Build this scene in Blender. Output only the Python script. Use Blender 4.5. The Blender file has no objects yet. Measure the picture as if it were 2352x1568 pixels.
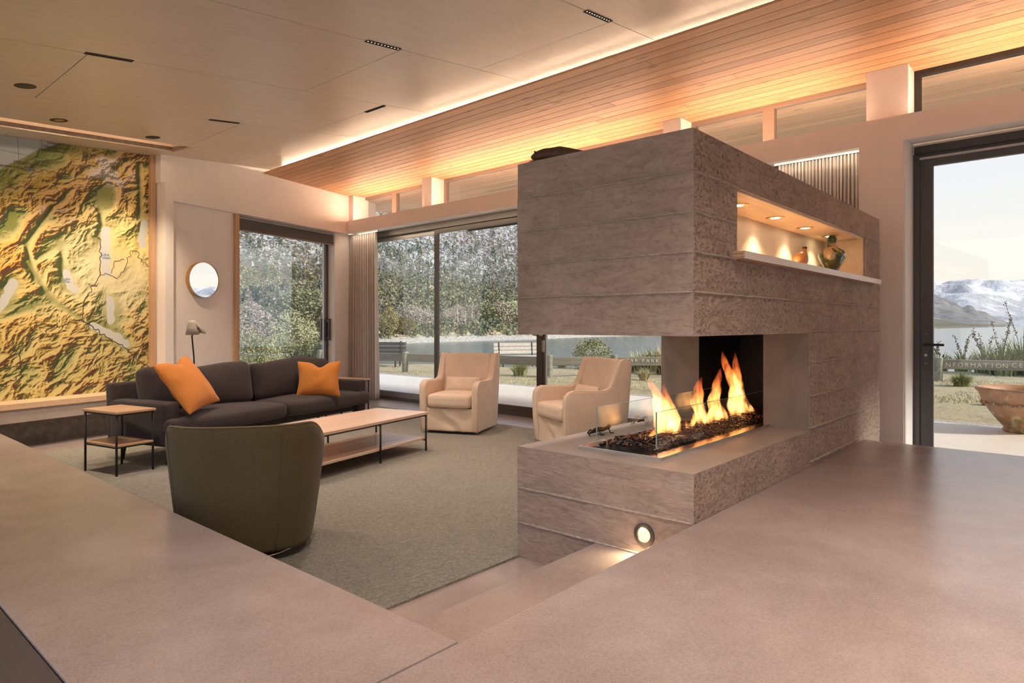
import bpy, bmesh, math, random
import numpy as np
from mathutils import Vector, Matrix, noise as mnoise

random.seed(7)
PI = math.pi
SC = bpy.context.scene
COL = SC.collection

# ------------------------------------------------------------------ camera
FPX, CXP, HOR, HC, HEAD = 1515.0, 1176.0, 746.0, 1.29, math.radians(41.3)
cam_d = bpy.data.cameras.new('camera')
cam_d.sensor_width = 36.0
cam_d.lens = FPX / 2352 * 36
cam_d.shift_y = (HOR - 784) / 2352
cam_d.clip_start = 0.05
cam_d.clip_end = 20000
cam = bpy.data.objects.new('camera', cam_d)
cam.location = (0, 0, HC)
cam.rotation_euler = (PI / 2, 0, HEAD - PI / 2)
COL.objects.link(cam)
SC.camera = cam

# ------------------------------------------------------------------ world, exposure
world = bpy.data.worlds.new('sky')
SC.world = world
world.use_nodes = True
wn = world.node_tree
wn.nodes.clear()
w_tc = wn.nodes.new('ShaderNodeTexCoord')
w_sep = wn.nodes.new('ShaderNodeSeparateXYZ')
w_rmp = wn.nodes.new('ShaderNodeValToRGB')
w_bg = wn.nodes.new('ShaderNodeBackground')
w_out = wn.nodes.new('ShaderNodeOutputWorld')
wn.links.new(w_tc.outputs['Generated'], w_sep.inputs[0])
wn.links.new(w_sep.outputs['Z'], w_rmp.inputs[0])
wn.links.new(w_rmp.outputs[0], w_bg.inputs['Color'])
wn.links.new(w_bg.outputs[0], w_out.inputs[0])
els = w_rmp.color_ramp.elements
els[0].position = 0.0; els[0].color = (1.0, 0.90, 0.78, 1)
els[1].position = 1.0; els[1].color = (0.56, 0.70, 1.0, 1)
for p, c in ((0.10, (1.0, 0.95, 0.88, 1)), (0.24, (0.86, 0.90, 1.0, 1)), (0.5, (0.70, 0.80, 1.0, 1))):
    e_ = els.new(p); e_.color = c
w_bg.inputs['Strength'].default_value = 0.465

sun_d = bpy.data.lights.new('sun', 'SUN')
sun_d.energy = 2.5
sun_d.color = (1.0, 0.90, 0.76)
sun_d.angle = math.radians(6)
sun = bpy.data.objects.new('sun', sun_d)
sun.rotation_euler = Vector((-0.30, 0.92, -0.50)).to_track_quat('-Z', 'Y').to_euler()
sun.location = (30, -40, 30)
COL.objects.link(sun)

vs = SC.view_settings
vs.view_transform = 'Standard'
vs.look = 'None'
vs.exposure = 1.22
vs.gamma = 1.0
vs.use_curve_mapping = False
SC.cycles.max_bounces = 9
SC.cycles.diffuse_bounces = 5
SC.cycles.glossy_bounces = 4
SC.cycles.transmission_bounces = 6
SC.cycles.transparent_max_bounces = 16
SC.cycles.sample_clamp_indirect = 6.0
SC.cycles.caustics_reflective = True
SC.cycles.caustics_refractive = False
SC.cycles.use_denoising = True

# ------------------------------------------------------------------ photo pixel -> place
FW = np.array([math.cos(HEAD), math.sin(HEAD)])
RT = np.array([math.sin(HEAD), -math.cos(HEAD)])
def ray(x, y):
    d = FW + RT * (x - CXP) / FPX
    return np.array([d[0], d[1], -(y - HOR) / FPX])
def onZ(x, y, z):
    d = ray(x, y); return np.array([0, 0, HC]) + d * ((z - HC) / d[2])
def onY(x, y, Y):
    d = ray(x, y); return np.array([0, 0, HC]) + d * (Y / d[1])
def onPl(x, y, p, n):
    d = ray(x, y); return np.array([0, 0, HC]) + d * ((p[0]*n[0] + p[1]*n[1]) / (d[0]*n[0] + d[1]*n[1]))
# the glazed wall runs along Y with a slight skew; W(y, depth, z)
WB, WT = 6.52, 0.034
def W(y, d, z): return (WB + WT * y + d, y, z)
# the end wall (map, mirror, window) stands 16 degrees off square; E(s, depth, z)
TH = math.radians(16.06)
EV = np.array([math.cos(TH), math.sin(TH)]); NV = np.array([-math.sin(TH), math.cos(TH)])
C0 = onPl(797.6, 537, (WB, 0), (1, -WT))[:2]
def E(s, d, z):
    p = C0 + EV * s + NV * d
    return (float(p[0]), float(p[1]), z)
def onE(x, y, d):
    p = onPl(x, y, C0 + NV * d, NV); return float((p[:2] - C0) @ EV), float(p[2])

# ------------------------------------------------------------------ material helpers
def N(nt, t, ins=None, **props):
    n = nt.nodes.new(t)
    for k, v in props.items(): setattr(n, k, v)
    for k, v in (ins or {}).items():
        s = n.inputs[k]
        if isinstance(v, bpy.types.NodeSocket): nt.links.new(v, s)
        else: s.default_value = v
    return n
def rgba(c): return (c[0], c[1], c[2], 1.0)
def ramp(nt, fac, stops):
    n = nt.nodes.new('ShaderNodeValToRGB'); nt.links.new(fac, n.inputs[0])
    el = n.color_ramp.elements
    el[0].position, el[0].color = stops[0][0], rgba(stops[0][1])
    el[1].position, el[1].color = stops[-1][0], rgba(stops[-1][1])
    for p, c in stops[1:-1]:
        q = el.new(p); q.color = rgba(c)
    return n.outputs['Color']
def coords(nt, scale=(1, 1, 1), rand=False, rot=(0, 0, 0)):
    tc = N(nt, 'ShaderNodeTexCoord')
    v = tc.outputs['Object']
    if rand:
        oi = N(nt, 'ShaderNodeObjectInfo')
        m = N(nt, 'ShaderNodeMath', {0: oi.outputs['Random'], 1: 91.7}, operation='MULTIPLY')
        v = N(nt, 'ShaderNodeVectorMath', {0: v, 1: m.outputs[0]}, operation='ADD').outputs[0]
    return N(nt, 'ShaderNodeMapping', {'Vector': v, 'Scale': scale, 'Rotation': rot}).outputs[0]
def noi(nt, vec, scale, detail=4, rough=0.55, dist=0.0):
    return N(nt, 'ShaderNodeTexNoise', {'Vector': vec, 'Scale': scale, 'Detail': detail, 'Roughness': rough, 'Distortion': dist}).outputs[0]
def mix(nt, fac, a, b, mode='MIX'):
    n = nt.nodes.new('ShaderNodeMix'); n.data_type = 'RGBA'; n.blend_type = mode
    for s, v in ((n.inputs[0], fac), (n.inputs[6], a), (n.inputs[7], b)):
        if isinstance(v, bpy.types.NodeSocket): nt.links.new(v, s)
        elif isinstance(v, (int, float)): s.default_value = v
        else: s.default_value = rgba(v)
    return n.outputs[2]
def math_(nt, op, a, b=0.0):
    return N(nt, 'ShaderNodeMath', {0: a, 1: b}, operation=op).outputs[0]
def bump(nt, h, strength=0.3, dist=0.01, normal=None):
    d = {'Height': h, 'Strength': strength, 'Distance': dist}
    if normal is not None: d['Normal'] = normal
    return N(nt, 'ShaderNodeBump', d).outputs[0]
MATS = {}
def new_mat(name):
    m = bpy.data.materials.new(name); m.use_nodes = True
    nt = m.node_tree; b = nt.nodes['Principled BSDF']
    MATS[name] = m
    return m, nt, b
def setp(nt, b, **k):
    names = dict(color='Base Color', rough='Roughness', metal='Metallic', normal='Normal', spec='Specular IOR Level',
                 emit='Emission Color', emits='Emission Strength', sheen='Sheen Weight', coat='Coat Weight', coatr='Coat Roughness', trans='Transmission Weight', sss='Subsurface Weight')
    for q, v in k.items():
        s = b.inputs[names[q]]
        if isinstance(v, bpy.types.NodeSocket): nt.links.new(v, s)
        elif isinstance(v, (tuple, list)): s.default_value = rgba(v)
        else: s.default_value = v
def plain(name, color, rough=0.5, metal=0.0, nscale=30, var=0.12, bstr=0.0, bdist=0.002, spec=0.5, rand=0.0, sheen=0.0):
    m, nt, b = new_mat(name)
    v = coords(nt)
    n = noi(nt, v, nscale, 5)
    c = ramp(nt, n, [(0.3, tuple(x * (1 - var) for x in color)), (0.7, tuple(min(1, x * (1 + var)) for x in color))])
    if rand:
        oi = N(nt, 'ShaderNodeObjectInfo')
        k = N(nt, 'ShaderNodeMapRange', {'Value': oi.outputs['Random'], 'To Min': 1 - rand, 'To Max': 1 + rand}).outputs[0]
        c = mix(nt, 1.0, c, k, 'MULTIPLY')
    setp(nt, b, color=c, rough=rough, metal=metal, spec=spec, sheen=sheen)
    if bstr: setp(nt, b, normal=bump(nt, n, bstr, bdist))
    return m
def emis(name, color, strength):
    m = bpy.data.materials.new(name); m.use_nodes = True
    nt = m.node_tree; nt.nodes.clear()
    e = N(nt, 'ShaderNodeEmission', {'Color': rgba(color), 'Strength': strength})
    o = N(nt, 'ShaderNodeOutputMaterial'); nt.links.new(e.outputs[0], o.inputs[0])
    MATS[name] = m
    return m
def wood(name, c1, c2, axis, rough=0.45, gscale=1.0, knots=False, rand=0.15, coat=0.0, bstr=0.12):
    # grain runs along the given axis of the object
    m, nt, b = new_mat(name)
    sc = [14 * gscale] * 3; sc[axis] = 0.7 * gscale
    v = coords(nt, tuple(sc), rand=True)
    g = noi(nt, v, 1.6, 6, 0.6, 0.6)
    fine = [90 * gscale] * 3; fine[axis] = 2.0 * gscale
    g2 = noi(nt, coords(nt, tuple(fine), rand=True), 1.0, 3)
    c = ramp(nt, g, [(0.25, c1), (0.55, tuple((a + b2) / 2 for a, b2 in zip(c1, c2))), (0.75, c2)])
    c = mix(nt, 0.25, c, ramp(nt, g2, [(0.35, tuple(x * 0.75 for x in c1)), (0.65, tuple(min(1, x * 1.08) for x in c2))]))
    if knots:
        ks = [5.5] * 3; ks[axis] = 1.9
        vo = N(nt, 'ShaderNodeTexVoronoi', {'Vector': coords(nt, tuple(ks), rand=True), 'Scale': 1.0})
        kn = ramp(nt, vo.outputs['Distance'], [(0.06, (1, 1, 1)), (0.16, (0, 0, 0))])
        c = mix(nt, math_(nt, 'MULTIPLY', kn, 0.6), c, tuple(x * 0.35 for x in c1))
    if rand:
        oi = N(nt, 'ShaderNodeObjectInfo')
        k = N(nt, 'ShaderNodeMapRange', {'Value': oi.outputs['Random'], 'To Min': 1 - rand, 'To Max': 1 + rand}).outputs[0]
        c = mix(nt, 1.0, c, k, 'MULTIPLY')
    setp(nt, b, color=c, rough=rough, normal=bump(nt, g2, bstr, 0.002), coat=coat, coatr=0.25)
    return m
def fabric(name, color, scale=420, var=0.25, rough=0.95, bstr=0.35, sheen=0.2, slub=None):
    m, nt, b = new_mat(name)
    a = noi(nt, coords(nt, (scale, scale * 0.25, scale * 0.25)), 1.0, 2)
    c_ = noi(nt, coords(nt, (scale * 0.25, scale * 0.25, scale)), 1.0, 2)
    w = math_(nt, 'ADD', math_(nt, 'MULTIPLY', a, 0.5), math_(nt, 'MULTIPLY', c_, 0.5))
    big = noi(nt, coords(nt), 5.0, 4)
    c = ramp(nt, w, [(0.35, tuple(x * (1 - var) for x in color)), (0.65, tuple(min(1, x * (1 + var)) for x in color))])
    c = mix(nt, 0.35, c, ramp(nt, big, [(0.3, tuple(x * 0.82 for x in color)), (0.7, tuple(min(1, x * 1.12) for x in color))]))
    setp(nt, b, color=c, rough=rough, normal=bump(nt, w, bstr, 0.002), sheen=sheen, spec=0.2)
    return m

# ------------------------------------------------------------------ geometry helpers
class MB:
    """collects geometry in world (or local) coordinates, then links it as one mesh object"""
    def __init__(s): s.v = []; s.f = []; s.cols = None
    def add(s, vs_, fs_):
        o = len(s.v); s.v += [tuple(map(float, p)) for p in vs_]; s.f += [tuple(i + o for i in f) for f in fs_]; return s
    def box(s, x0, x1, y0, y1, z0, z1, T=None):
        vs_ = [(x0, y0, z0), (x1, y0, z0), (x1, y1, z0), (x0, y1, z0), (x0, y0, z1), (x1, y0, z1), (x1, y1, z1), (x0, y1, z1)]
        if T: vs_ = [T(*p) for p in vs_]
        return s.add(vs_, [(0, 3, 2, 1), (4, 5, 6, 7), (0, 1, 5, 4), (1, 2, 6, 5), (2, 3, 7, 6), (3, 0, 4, 7)])
    def prism(s, poly, h0, h1, T=None):
        """polygon of (a, b) pairs extruded from h0 to h1; T maps (a, b, h) to a place"""
        T = T or (lambda a, b, h: (a, b, h)); n = len(poly)
        vs_ = [T(a, b, h0) for a, b in poly] + [T(a, b, h1) for a, b in poly]
        return s.add(vs_, [tuple(range(n))[::-1], tuple(range(n, 2 * n))] + [(i, (i + 1) % n, n + (i + 1) % n, n + i) for i in range(n)])
    def tube(s, pts, r, n=8, caps=True):
        pts = [Vector(p) for p in pts]; rs = r if isinstance(r, (list, tuple)) else [r] * len(pts)
        rings = []; up = None
        for i, p in enumerate(pts):
            t = (pts[min(i + 1, len(pts) - 1)] - pts[max(i - 1, 0)]).normalized()
            if up is None: up = t.orthogonal().normalized()
            up = (up - t * up.dot(t)).normalized(); bi = t.cross(up)
            rings.append([p + (up * math.cos(2 * PI * k / n) + bi * math.sin(2 * PI * k / n)) * rs[i] for k in range(n)])
        vs_ = [q for rg in rings for q in rg]; fs_ = []
        for i in range(len(rings) - 1):
            for k in range(n):
                k2 = (k + 1) % n; fs_.append((i * n + k, i * n + k2, (i + 1) * n + k2, (i + 1) * n + k))
        if caps: fs_ += [tuple(range(n))[::-1], tuple(range((len(rings) - 1) * n, len(rings) * n))]
        return s.add(vs_, fs_)
    def lathe(s, prof, c=(0, 0, 0), n=32, T=None):
        """prof: (radius, height) pairs, turned about the vertical axis through c"""
        vs_ = []; fs_ = []
        for r, z in prof:
            for k in range(n):
                a = 2 * PI * k / n; p = (c[0] + r * math.cos(a), c[1] + r * math.sin(a), c[2] + z); vs_.append(T(*p) if T else p)
        for i in range(len(prof) - 1):
            for k in range(n):
                k2 = (k + 1) % n; fs_.append((i * n + k, i * n + k2, (i + 1) * n + k2, (i + 1) * n + k))
        fs_ += [tuple(range(n))[::-1], tuple(range((len(prof) - 1) * n, len(prof) * n))]
        return s.add(vs_, fs_)
    def mesh(s, name):
        me = bpy.data.meshes.new(name); me.from_pydata(s.v, [], s.f); me.update(); return me
    def build(s, name, mat, parent=None, smooth=False, bev=0.0, seg=2, fix=True):
        me = s.mesh(name)
        if fix or bev:
            bm = bmesh.new(); bm.from_mesh(me)
            if bev:
                bmesh.ops.remove_doubles(bm, verts=bm.verts, dist=1e-5)
                ed = [e for e in bm.edges if len(e.link_faces) == 2 and e.calc_face_angle(0) > 0.5]
                bmesh.ops.bevel(bm, geom=ed, offset=bev, segments=seg, affect='EDGES', profile=0.5, clamp_overlap=True)
            bmesh.ops.recalc_face_normals(bm, faces=bm.faces)
            bm.to_mesh(me); bm.free()
        return link(name, me, mat, parent, smooth)
def link(name, me, mat, parent=None, smooth=False):
    o = bpy.data.objects.new(name, me); COL.objects.link(o)
    if mat is not None:
        if len(me.materials) == 0: me.materials.append(MATS[mat] if isinstance(mat, str) else mat)
    if smooth: me.polygons.foreach_set('use_smooth', [True] * len(me.polygons))
    if parent is not None: o.parent = parent
    return o
def tag(o, label=None, cat=None, group=None, kind=None):
    if label: o['label'] = label
    if cat: o['category'] = cat
    if group: o['group'] = group
    if kind: o['kind'] = kind
    return o
def empty(name, loc=(0, 0, 0), rz=0.0, parent=None):
    o = bpy.data.objects.new(name, None); COL.objects.link(o); o.location = loc; o.rotation_euler = (0, 0, rz)
    o.empty_display_size = 0.1
    if parent is not None: o.parent = parent
    return o
def copy_tree(o, parent=None):
    c = o.copy(); COL.objects.link(c); c.parent = parent
    for ch in list(o.children): copy_tree(ch, c)
    return c
def struct(o, label, cat=None):
    tag(o, label, cat, kind='structure'); return o
def axis_pts(h, r, n, k=4):
    a = [-h + r * (1 - math.cos(PI / 2 * i / k)) for i in range(k)]
    inner = [(-h + r) + (2 * h - 2 * r) * i / n for i in range(n + 1)]
    return a + inner + [-x for x in reversed(a)]
def rounded(hx, hy, hz, r, n=(6, 6, 3), fn=None, k=3):
    """closed rounded block, centred; fn(p, q) reshapes each point (q: unit coordinates)"""
    r = min(r, hx * .98, hy * .98, hz * .98)
    ax = [axis_pts(h, r, m, k) for h, m in zip((hx, hy, hz), n)]
    H = (hx, hy, hz); bm = bmesh.new()
    for a in range(3):
        b, c = (a + 1) % 3, (a + 2) % 3
        for sg in (-1, 1):
            grid = []
            for u in ax[b]:
                row = []
                for w in ax[c]:
                    p = [0, 0, 0]; p[a] = sg * H[a]; p[b] = u; p[c] = w
                    inn = Vector([max(-(H[i] - r), min(H[i] - r, p[i])) for i in range(3)])
                    d = Vector(p) - inn
                    q = inn + d.normalized() * r if d.length > 1e-9 else Vector(p)
                    row.append(bm.verts.new(q))
                grid.append(row)
            for i in range(len(grid) - 1):
                for j in range(len(grid[0]) - 1):
                    f = (grid[i][j], grid[i + 1][j], grid[i + 1][j + 1], grid[i][j + 1])
                    bm.faces.new(f if sg > 0 else f[::-1])
    bmesh.ops.remove_doubles(bm, verts=bm.verts, dist=1e-5)
    if fn:
        for v in bm.verts:
            v.co = Vector(fn(v.co.copy(), Vector((v.co.x / hx, v.co.y / hy, v.co.z / hz))))
    bmesh.ops.recalc_face_normals(bm, faces=bm.faces)
    me = bpy.data.meshes.new('soft'); bm.to_mesh(me); bm.free()
    return me
def place(o, loc, rz=0.0, rx=0.0, ry=0.0):
    o.location = loc; o.rotation_euler = (rx, ry, rz); return o
def text_mesh(txt, size, depth, name):
    cu = bpy.data.curves.new(name, 'FONT'); cu.body = txt; cu.size = size; cu.extrude = depth; cu.align_x = 'CENTER'; cu.align_y = 'CENTER'; cu.resolution_u = 3
    t = bpy.data.objects.new(name, cu); COL.objects.link(t)
    dg = bpy.context.evaluated_depsgraph_get(); dg.update()
    me = bpy.data.meshes.new_from_object(t.evaluated_get(dg))
    bpy.data.objects.remove(t); bpy.data.curves.remove(cu)
    me.name = name; me.materials.clear()
    return me
def clip(poly, nx, ny, c):
    """keep the part of a flat polygon where nx*x + ny*y <= c"""
    out = []
    for i in range(len(poly)):
        a, b = poly[i], poly[(i + 1) % len(poly)]
        da, db = nx * a[0] + ny * a[1] - c, nx * b[0] + ny * b[1] - c
        if da <= 0: out.append(a)
        if (da < 0 < db) or (db < 0 < da):
            t = da / (da - db); out.append((a[0] + (b[0] - a[0]) * t, a[1] + (b[1] - a[1]) * t))
    return out if len(out) >= 3 else []
# ------------------------------------------------------------------ materials
def make_materials():
    # polished concrete slab
    m, nt, b = new_mat('slab')
    v = coords(nt)
    big = noi(nt, v, 1.1, 5, 0.6, 0.4); mid = noi(nt, v, 6, 6, 0.6); fine = noi(nt, v, 160, 3, 0.7)
    c = ramp(nt, big, [(0.34, (0.215, 0.172, 0.166)), (0.5, (0.285, 0.234, 0.226)), (0.66, (0.38, 0.325, 0.316))])
    c = mix(nt, 0.3, c, ramp(nt, mid, [(0.3, (0.33, 0.27, 0.25)), (0.7, (0.50, 0.42, 0.39))]))
    c = mix(nt, 0.22, c, ramp(nt, fine, [(0.38, (0.22, 0.17, 0.15)), (0.6, (0.52, 0.44, 0.41))]))
    r = 0.25
    setp(nt, b, color=c, rough=r, normal=bump(nt, fine, 0.10, 0.002), spec=0.5)
    # board formed concrete: grain printed along the courses
    def board(name, c0, c1, strength, zs, pits):
        m, nt, b = new_mat(name)
        v = coords(nt, (2.2, 2.2, zs))
        g = noi(nt, v, 3.0, 8, 0.62, 0.7)
        g2 = noi(nt, coords(nt, (5, 5, zs * 2.2)), 4.0, 6, 0.65, 0.4)
        p = noi(nt, coords(nt, (1, 1, 1.6)), 34, 8, 0.75, 0.5)
        blot = noi(nt, coords(nt), 2.6, 5, 0.6)
        c = ramp(nt, g, [(0.28, c0), (0.62, c1)])
        c = mix(nt, 0.35, c, ramp(nt, blot, [(0.3, tuple(x * 0.82 for x in c0)), (0.7, tuple(x * 1.1 for x in c1))]))
        pit = ramp(nt, p, [(0.30, (0, 0, 0)), (0.47, (1, 1, 1))])
        c = mix(nt, math_(nt, 'MULTIPLY', math_(nt, 'SUBTRACT', 1.0, pit), pits * 0.45), c, tuple(x * 0.5 for x in c0))
        h = math_(nt, 'ADD', math_(nt, 'MULTIPLY', g, 1.0), math_(nt, 'ADD', math_(nt, 'MULTIPLY', g2, 0.5), math_(nt, 'MULTIPLY', pit, pits)))
        setp(nt, b, color=c, rough=0.85, normal=bump(nt, h, strength, 0.02), spec=0.25)
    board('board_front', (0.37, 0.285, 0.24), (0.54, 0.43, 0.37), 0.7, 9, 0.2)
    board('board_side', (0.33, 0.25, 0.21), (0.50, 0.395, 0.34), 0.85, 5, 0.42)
    plain('ridge', (0.42, 0.36, 0.32), 0.9, nscale=40, var=0.2, bstr=0.6, bdist=0.004)
    # trowelled concrete
    m, nt, b = new_mat('smooth_concrete')
    v = coords(nt)
    n1 = noi(nt, v, 4, 6, 0.6, 0.6); n2 = noi(nt, v, 60, 4)
    c = ramp(nt, n1, [(0.3, (0.36, 0.315, 0.28)), (0.7, (0.45, 0.395, 0.355))])
    c = mix(nt, 0.15, c, ramp(nt, n2, [(0.3, (0.26, 0.22, 0.2)), (0.7, (0.5, 0.44, 0.4))]))
    setp(nt, b, color=c, rough=0.48, normal=bump(nt, n2, 0.08, 0.002))
    plain('shaded_cheek_concrete', (0.27, 0.235, 0.205), 0.7, nscale=5, var=0.15, bstr=0.1)  # cheek concrete, its colour darkened to stand in for shade
    plain('plinth_concrete', (0.22, 0.20, 0.185), 0.85, nscale=14, var=0.25, bstr=0.3, bdist=0.004)
    # carpet
    m, nt, b = new_mat('carpet')
    v = coords(nt)
    vo = N(nt, 'ShaderNodeTexVoronoi', {'Vector': coords(nt, (1, 1.35, 1), rot=(0, 0, 0.5)), 'Scale': 62.0, 'Randomness': 1.0})
    n1 = noi(nt, coords(nt, (1, 1.6, 1), rot=(0, 0, 0.6)), 30, 6, 0.75, 1.0); n2 = noi(nt, v, 3, 3)
    c = ramp(nt, vo.outputs['Distance'], [(0.1, (0.58, 0.565, 0.465)), (0.8, (0.20, 0.19, 0.15))])
    c = mix(nt, 0.45, c, ramp(nt, n1, [(0.36, (0.19, 0.18, 0.14)), (0.62, (0.60, 0.585, 0.48))]))
    c = mix(nt, 0.2, c, ramp(nt, n2, [(0.3, (0.33, 0.32, 0.255)), (0.7, (0.48, 0.47, 0.385))]))
    h = math_(nt, 'ADD', math_(nt, 'MULTIPLY', n1, 1.4), math_(nt, 'MULTIPLY', math_(nt, 'SUBTRACT', 1.0, vo.outputs['Distance']), 0.5))
    setp(nt, b, color=c, rough=1.0, normal=bump(nt, h, 1.0, 0.022), sheen=0.25, spec=0.1)
    # plywood ceiling sheets
    m, nt, b = new_mat('plywood')
    g = noi(nt, coords(nt, (1.1, 9, 9), rand=True), 2.2, 6, 0.6, 0.9)
    g2 = noi(nt, coords(nt, (5, 70, 70), rand=True), 1.0, 3)
    blot = noi(nt, coords(nt, rand=True), 2.0, 4)
    c = ramp(nt, g, [(0.3, (0.66, 0.555, 0.45)), (0.7, (0.76, 0.66, 0.55))])
    c = mix(nt, 0.3, c, ramp(nt, blot, [(0.3, (0.62, 0.52, 0.425)), (0.7, (0.77, 0.67, 0.56))]))
    c = mix(nt, 0.12, c, ramp(nt, g2, [(0.35, (0.5, 0.4, 0.3)), (0.65, (0.78, 0.68, 0.56))]))
    setp(nt, b, color=c, rough=0.32, normal=bump(nt, g2, 0.03, 0.001), spec=0.55)
    wood('pale_ply', (0.66, 0.47, 0.34), (0.80, 0.61, 0.46), 0, 0.45, 1.0, rand=0.05)
    wood('cedar', (0.50, 0.255, 0.13), (0.70, 0.42, 0.235), 1, 0.5, 1.0, knots=True, rand=0.16)
    wood('cedar_weathered', (0.66, 0.47, 0.33), (0.82, 0.64, 0.49), 1, 0.6, 1.0, knots=True, rand=0.14)
    plain('void', (0.02, 0.016, 0.013), 0.9)
    plain('wall_paint', (0.90, 0.845, 0.81), 0.72, nscale=8, var=0.02)
    plain('reveal_paint', (0.88, 0.87, 0.86), 0.6, nscale=8, var=0.02)
    wood('oak_trim', (0.52, 0.31, 0.17), (0.66, 0.43, 0.26), 2, 0.45, 1.0, rand=0.05)
    wood('oak_bench', (0.66, 0.44, 0.28), (0.80, 0.58, 0.40), 0, 0.45, 1.2, rand=0.05)
    wood('oak_top', (0.50, 0.295, 0.165), (0.66, 0.43, 0.26), 0, 0.36, 1.3, rand=0.06, coat=0.15)
    wood('oak_pale', (0.60, 0.42, 0.30), (0.74, 0.57, 0.44), 0, 0.30, 1.1, rand=0.06, coat=0.3)
    wood('dark_floor', (0.060, 0.052, 0.052), (0.085, 0.075, 0.074), 1, 0.45, 1.0, rand=0.1)
    plain('dark_steel', (0.022, 0.021, 0.021), 0.45, 0.2, spec=0.5)
    plain('bronze_frame', (0.12, 0.104, 0.092), 0.38, 0.6, nscale=60, var=0.05)
    plain('taupe_frame', (0.30, 0.235, 0.195), 0.42, 0.35, nscale=60, var=0.05)
    plain('silver_frame', (0.40, 0.375, 0.35), 0.35, 0.7, nscale=60, var=0.05)
    plain('graphite', (0.105, 0.102, 0.104), 0.4, 0.4, nscale=60, var=0.06)
    plain('blind_cloth', (0.10, 0.098, 0.10), 0.8, nscale=200, var=0.15)
    plain('blind_bar', (0.62, 0.58, 0.55), 0.5)
    plain('steel', (0.62, 0.60, 0.58), 0.28, 0.95, nscale=80, var=0.05)
    plain('firelit_steel', (0.80, 0.44, 0.30), 0.22, 1.0, nscale=50, var=0.08)  # steel flange, the flames' orange reflection put into its colour
    plain('brass', (0.62, 0.40, 0.18), 0.3, 0.95)
    plain('firebox_black', (0.006, 0.007, 0.009), 0.35, spec=0.4)
    plain('black_lamp', (0.012, 0.011, 0.011), 0.5)
    m, nt, b = new_mat('mirror'); setp(nt, b, color=(0.97, 0.97, 0.97), rough=0.015, metal=1.0)
    m, nt, b = new_mat('chrome'); setp(nt, b, color=(0.8, 0.8, 0.82), rough=0.12, metal=1.0)
    # glass: clear with a surface reflection
    def glass(name, ior, tint, rough=0.0, add=0.0):
        m = bpy.data.materials.new(name); m.use_nodes = True; nt = m.node_tree; nt.nodes.clear(); MATS[name] = m
        bf = N(nt, 'ShaderNodeNewGeometry').outputs['Backfacing']
        ir = N(nt, 'ShaderNodeMapRange', {'Value': bf, 'To Min': ior, 'To Max': 1 / ior}).outputs[0]
        fr = N(nt, 'ShaderNodeFresnel', {'IOR': ir}).outputs[0]
        fr = math_(nt, 'ADD', fr, add)
        t = N(nt, 'ShaderNodeBsdfTransparent', {'Color': rgba(tint)}); g = N(nt, 'ShaderNodeBsdfGlossy', {'Color': (1, 1, 1, 1), 'Roughness': rough})
        mx = N(nt, 'ShaderNodeMixShader', {0: fr, 1: t.outputs[0], 2: g.outputs[0]})
        o = N(nt, 'ShaderNodeOutputMaterial'); nt.links.new(mx.outputs[0], o.inputs[0])
    glass('window_glass', 1.45, (0.97, 0.985, 0.98))
    glass('coated_glass', 1.75, (0.97, 0.985, 0.98), add=0.03)
    glass('guard_glass', 1.25, (0.95, 0.985, 0.975))
    plain('glass_edge', (0.30, 0.42, 0.42), 0.12, spec=0.8)
    # fabrics
    fabric('sofa_cloth', (0.044, 0.034, 0.0325), 520, 0.35, sheen=0.15)
    fabric('orange_linen', (0.53, 0.195, 0.042), 380, 0.14, sheen=0.1)
    fabric('slipcover', (0.76, 0.605, 0.475), 460, 0.10, sheen=0.15)
    fabric('olive_wool', (0.125, 0.098, 0.052), 520, 0.28, sheen=0.15)
    fabric('olive_piping', (0.30, 0.22, 0.11), 520, 0.2)
    fabric('curtain_cloth', (0.64, 0.56, 0.505), 300, 0.12, sheen=0.1)
    plain('lamp_clay', (0.42, 0.37, 0.32), 0.75, nscale=40, var=0.06)
    # light sources
    emis('led_warm', (1.0, 0.64, 0.42), 88.0)
    emis('led_cove', (1.0, 0.72, 0.48), 32.0)
    emis('led_pocket', (1.0, 0.80, 0.60), 9.0)
    emis('led_dot', (1.0, 0.62, 0.32), 2.2)
    emis('led_slot', (1.0, 0.74, 0.5), 4.0)
    emis('led_spot', (1.0, 0.74, 0.42), 30.0)
    emis('ember_glow', (1.0, 0.10, 0.02), 2.2)
    # hearth
    m, nt, b = new_mat('coal')
    n1 = noi(nt, coords(nt), 45, 4)
    setp(nt, b, color=ramp(nt, n1, [(0.4, (0.012, 0.011, 0.012)), (0.7, (0.06, 0.035, 0.03))]), rough=0.22, spec=0.7)
    m, nt, b = new_mat('ember_mix')
    n1 = noi(nt, coords(nt), 38, 4)
    setp(nt, b, color=ramp(nt, n1, [(0.35, (0.02, 0.012, 0.012)), (0.55, (0.20, 0.05, 0.03)), (0.72, (0.36, 0.14, 0.09))]), rough=0.35, spec=0.6)
    m = bpy.data.materials.new('flame'); m.use_nodes = True; nt = m.node_tree; nt.nodes.clear(); MATS['flame'] = m
    tc = N(nt, 'ShaderNodeTexCoord'); sp = N(nt, 'ShaderNodeSeparateXYZ', {0: tc.outputs['Generated']})
    col = ramp(nt, sp.outputs['Z'], [(0.0, (1.0, 0.42, 0.12)), (0.35, (1.0, 0.40, 0.10)), (0.7, (1.0, 0.22, 0.045)), (1.0, (1.0, 0.12, 0.03))])
    fade = N(nt, 'ShaderNodeMapRange', {'Value': sp.outputs['Z'], 'From Min': 0.25, 'From Max': 1.0, 'To Min': 1.0, 'To Max': 0.14}).outputs[0]
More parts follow.
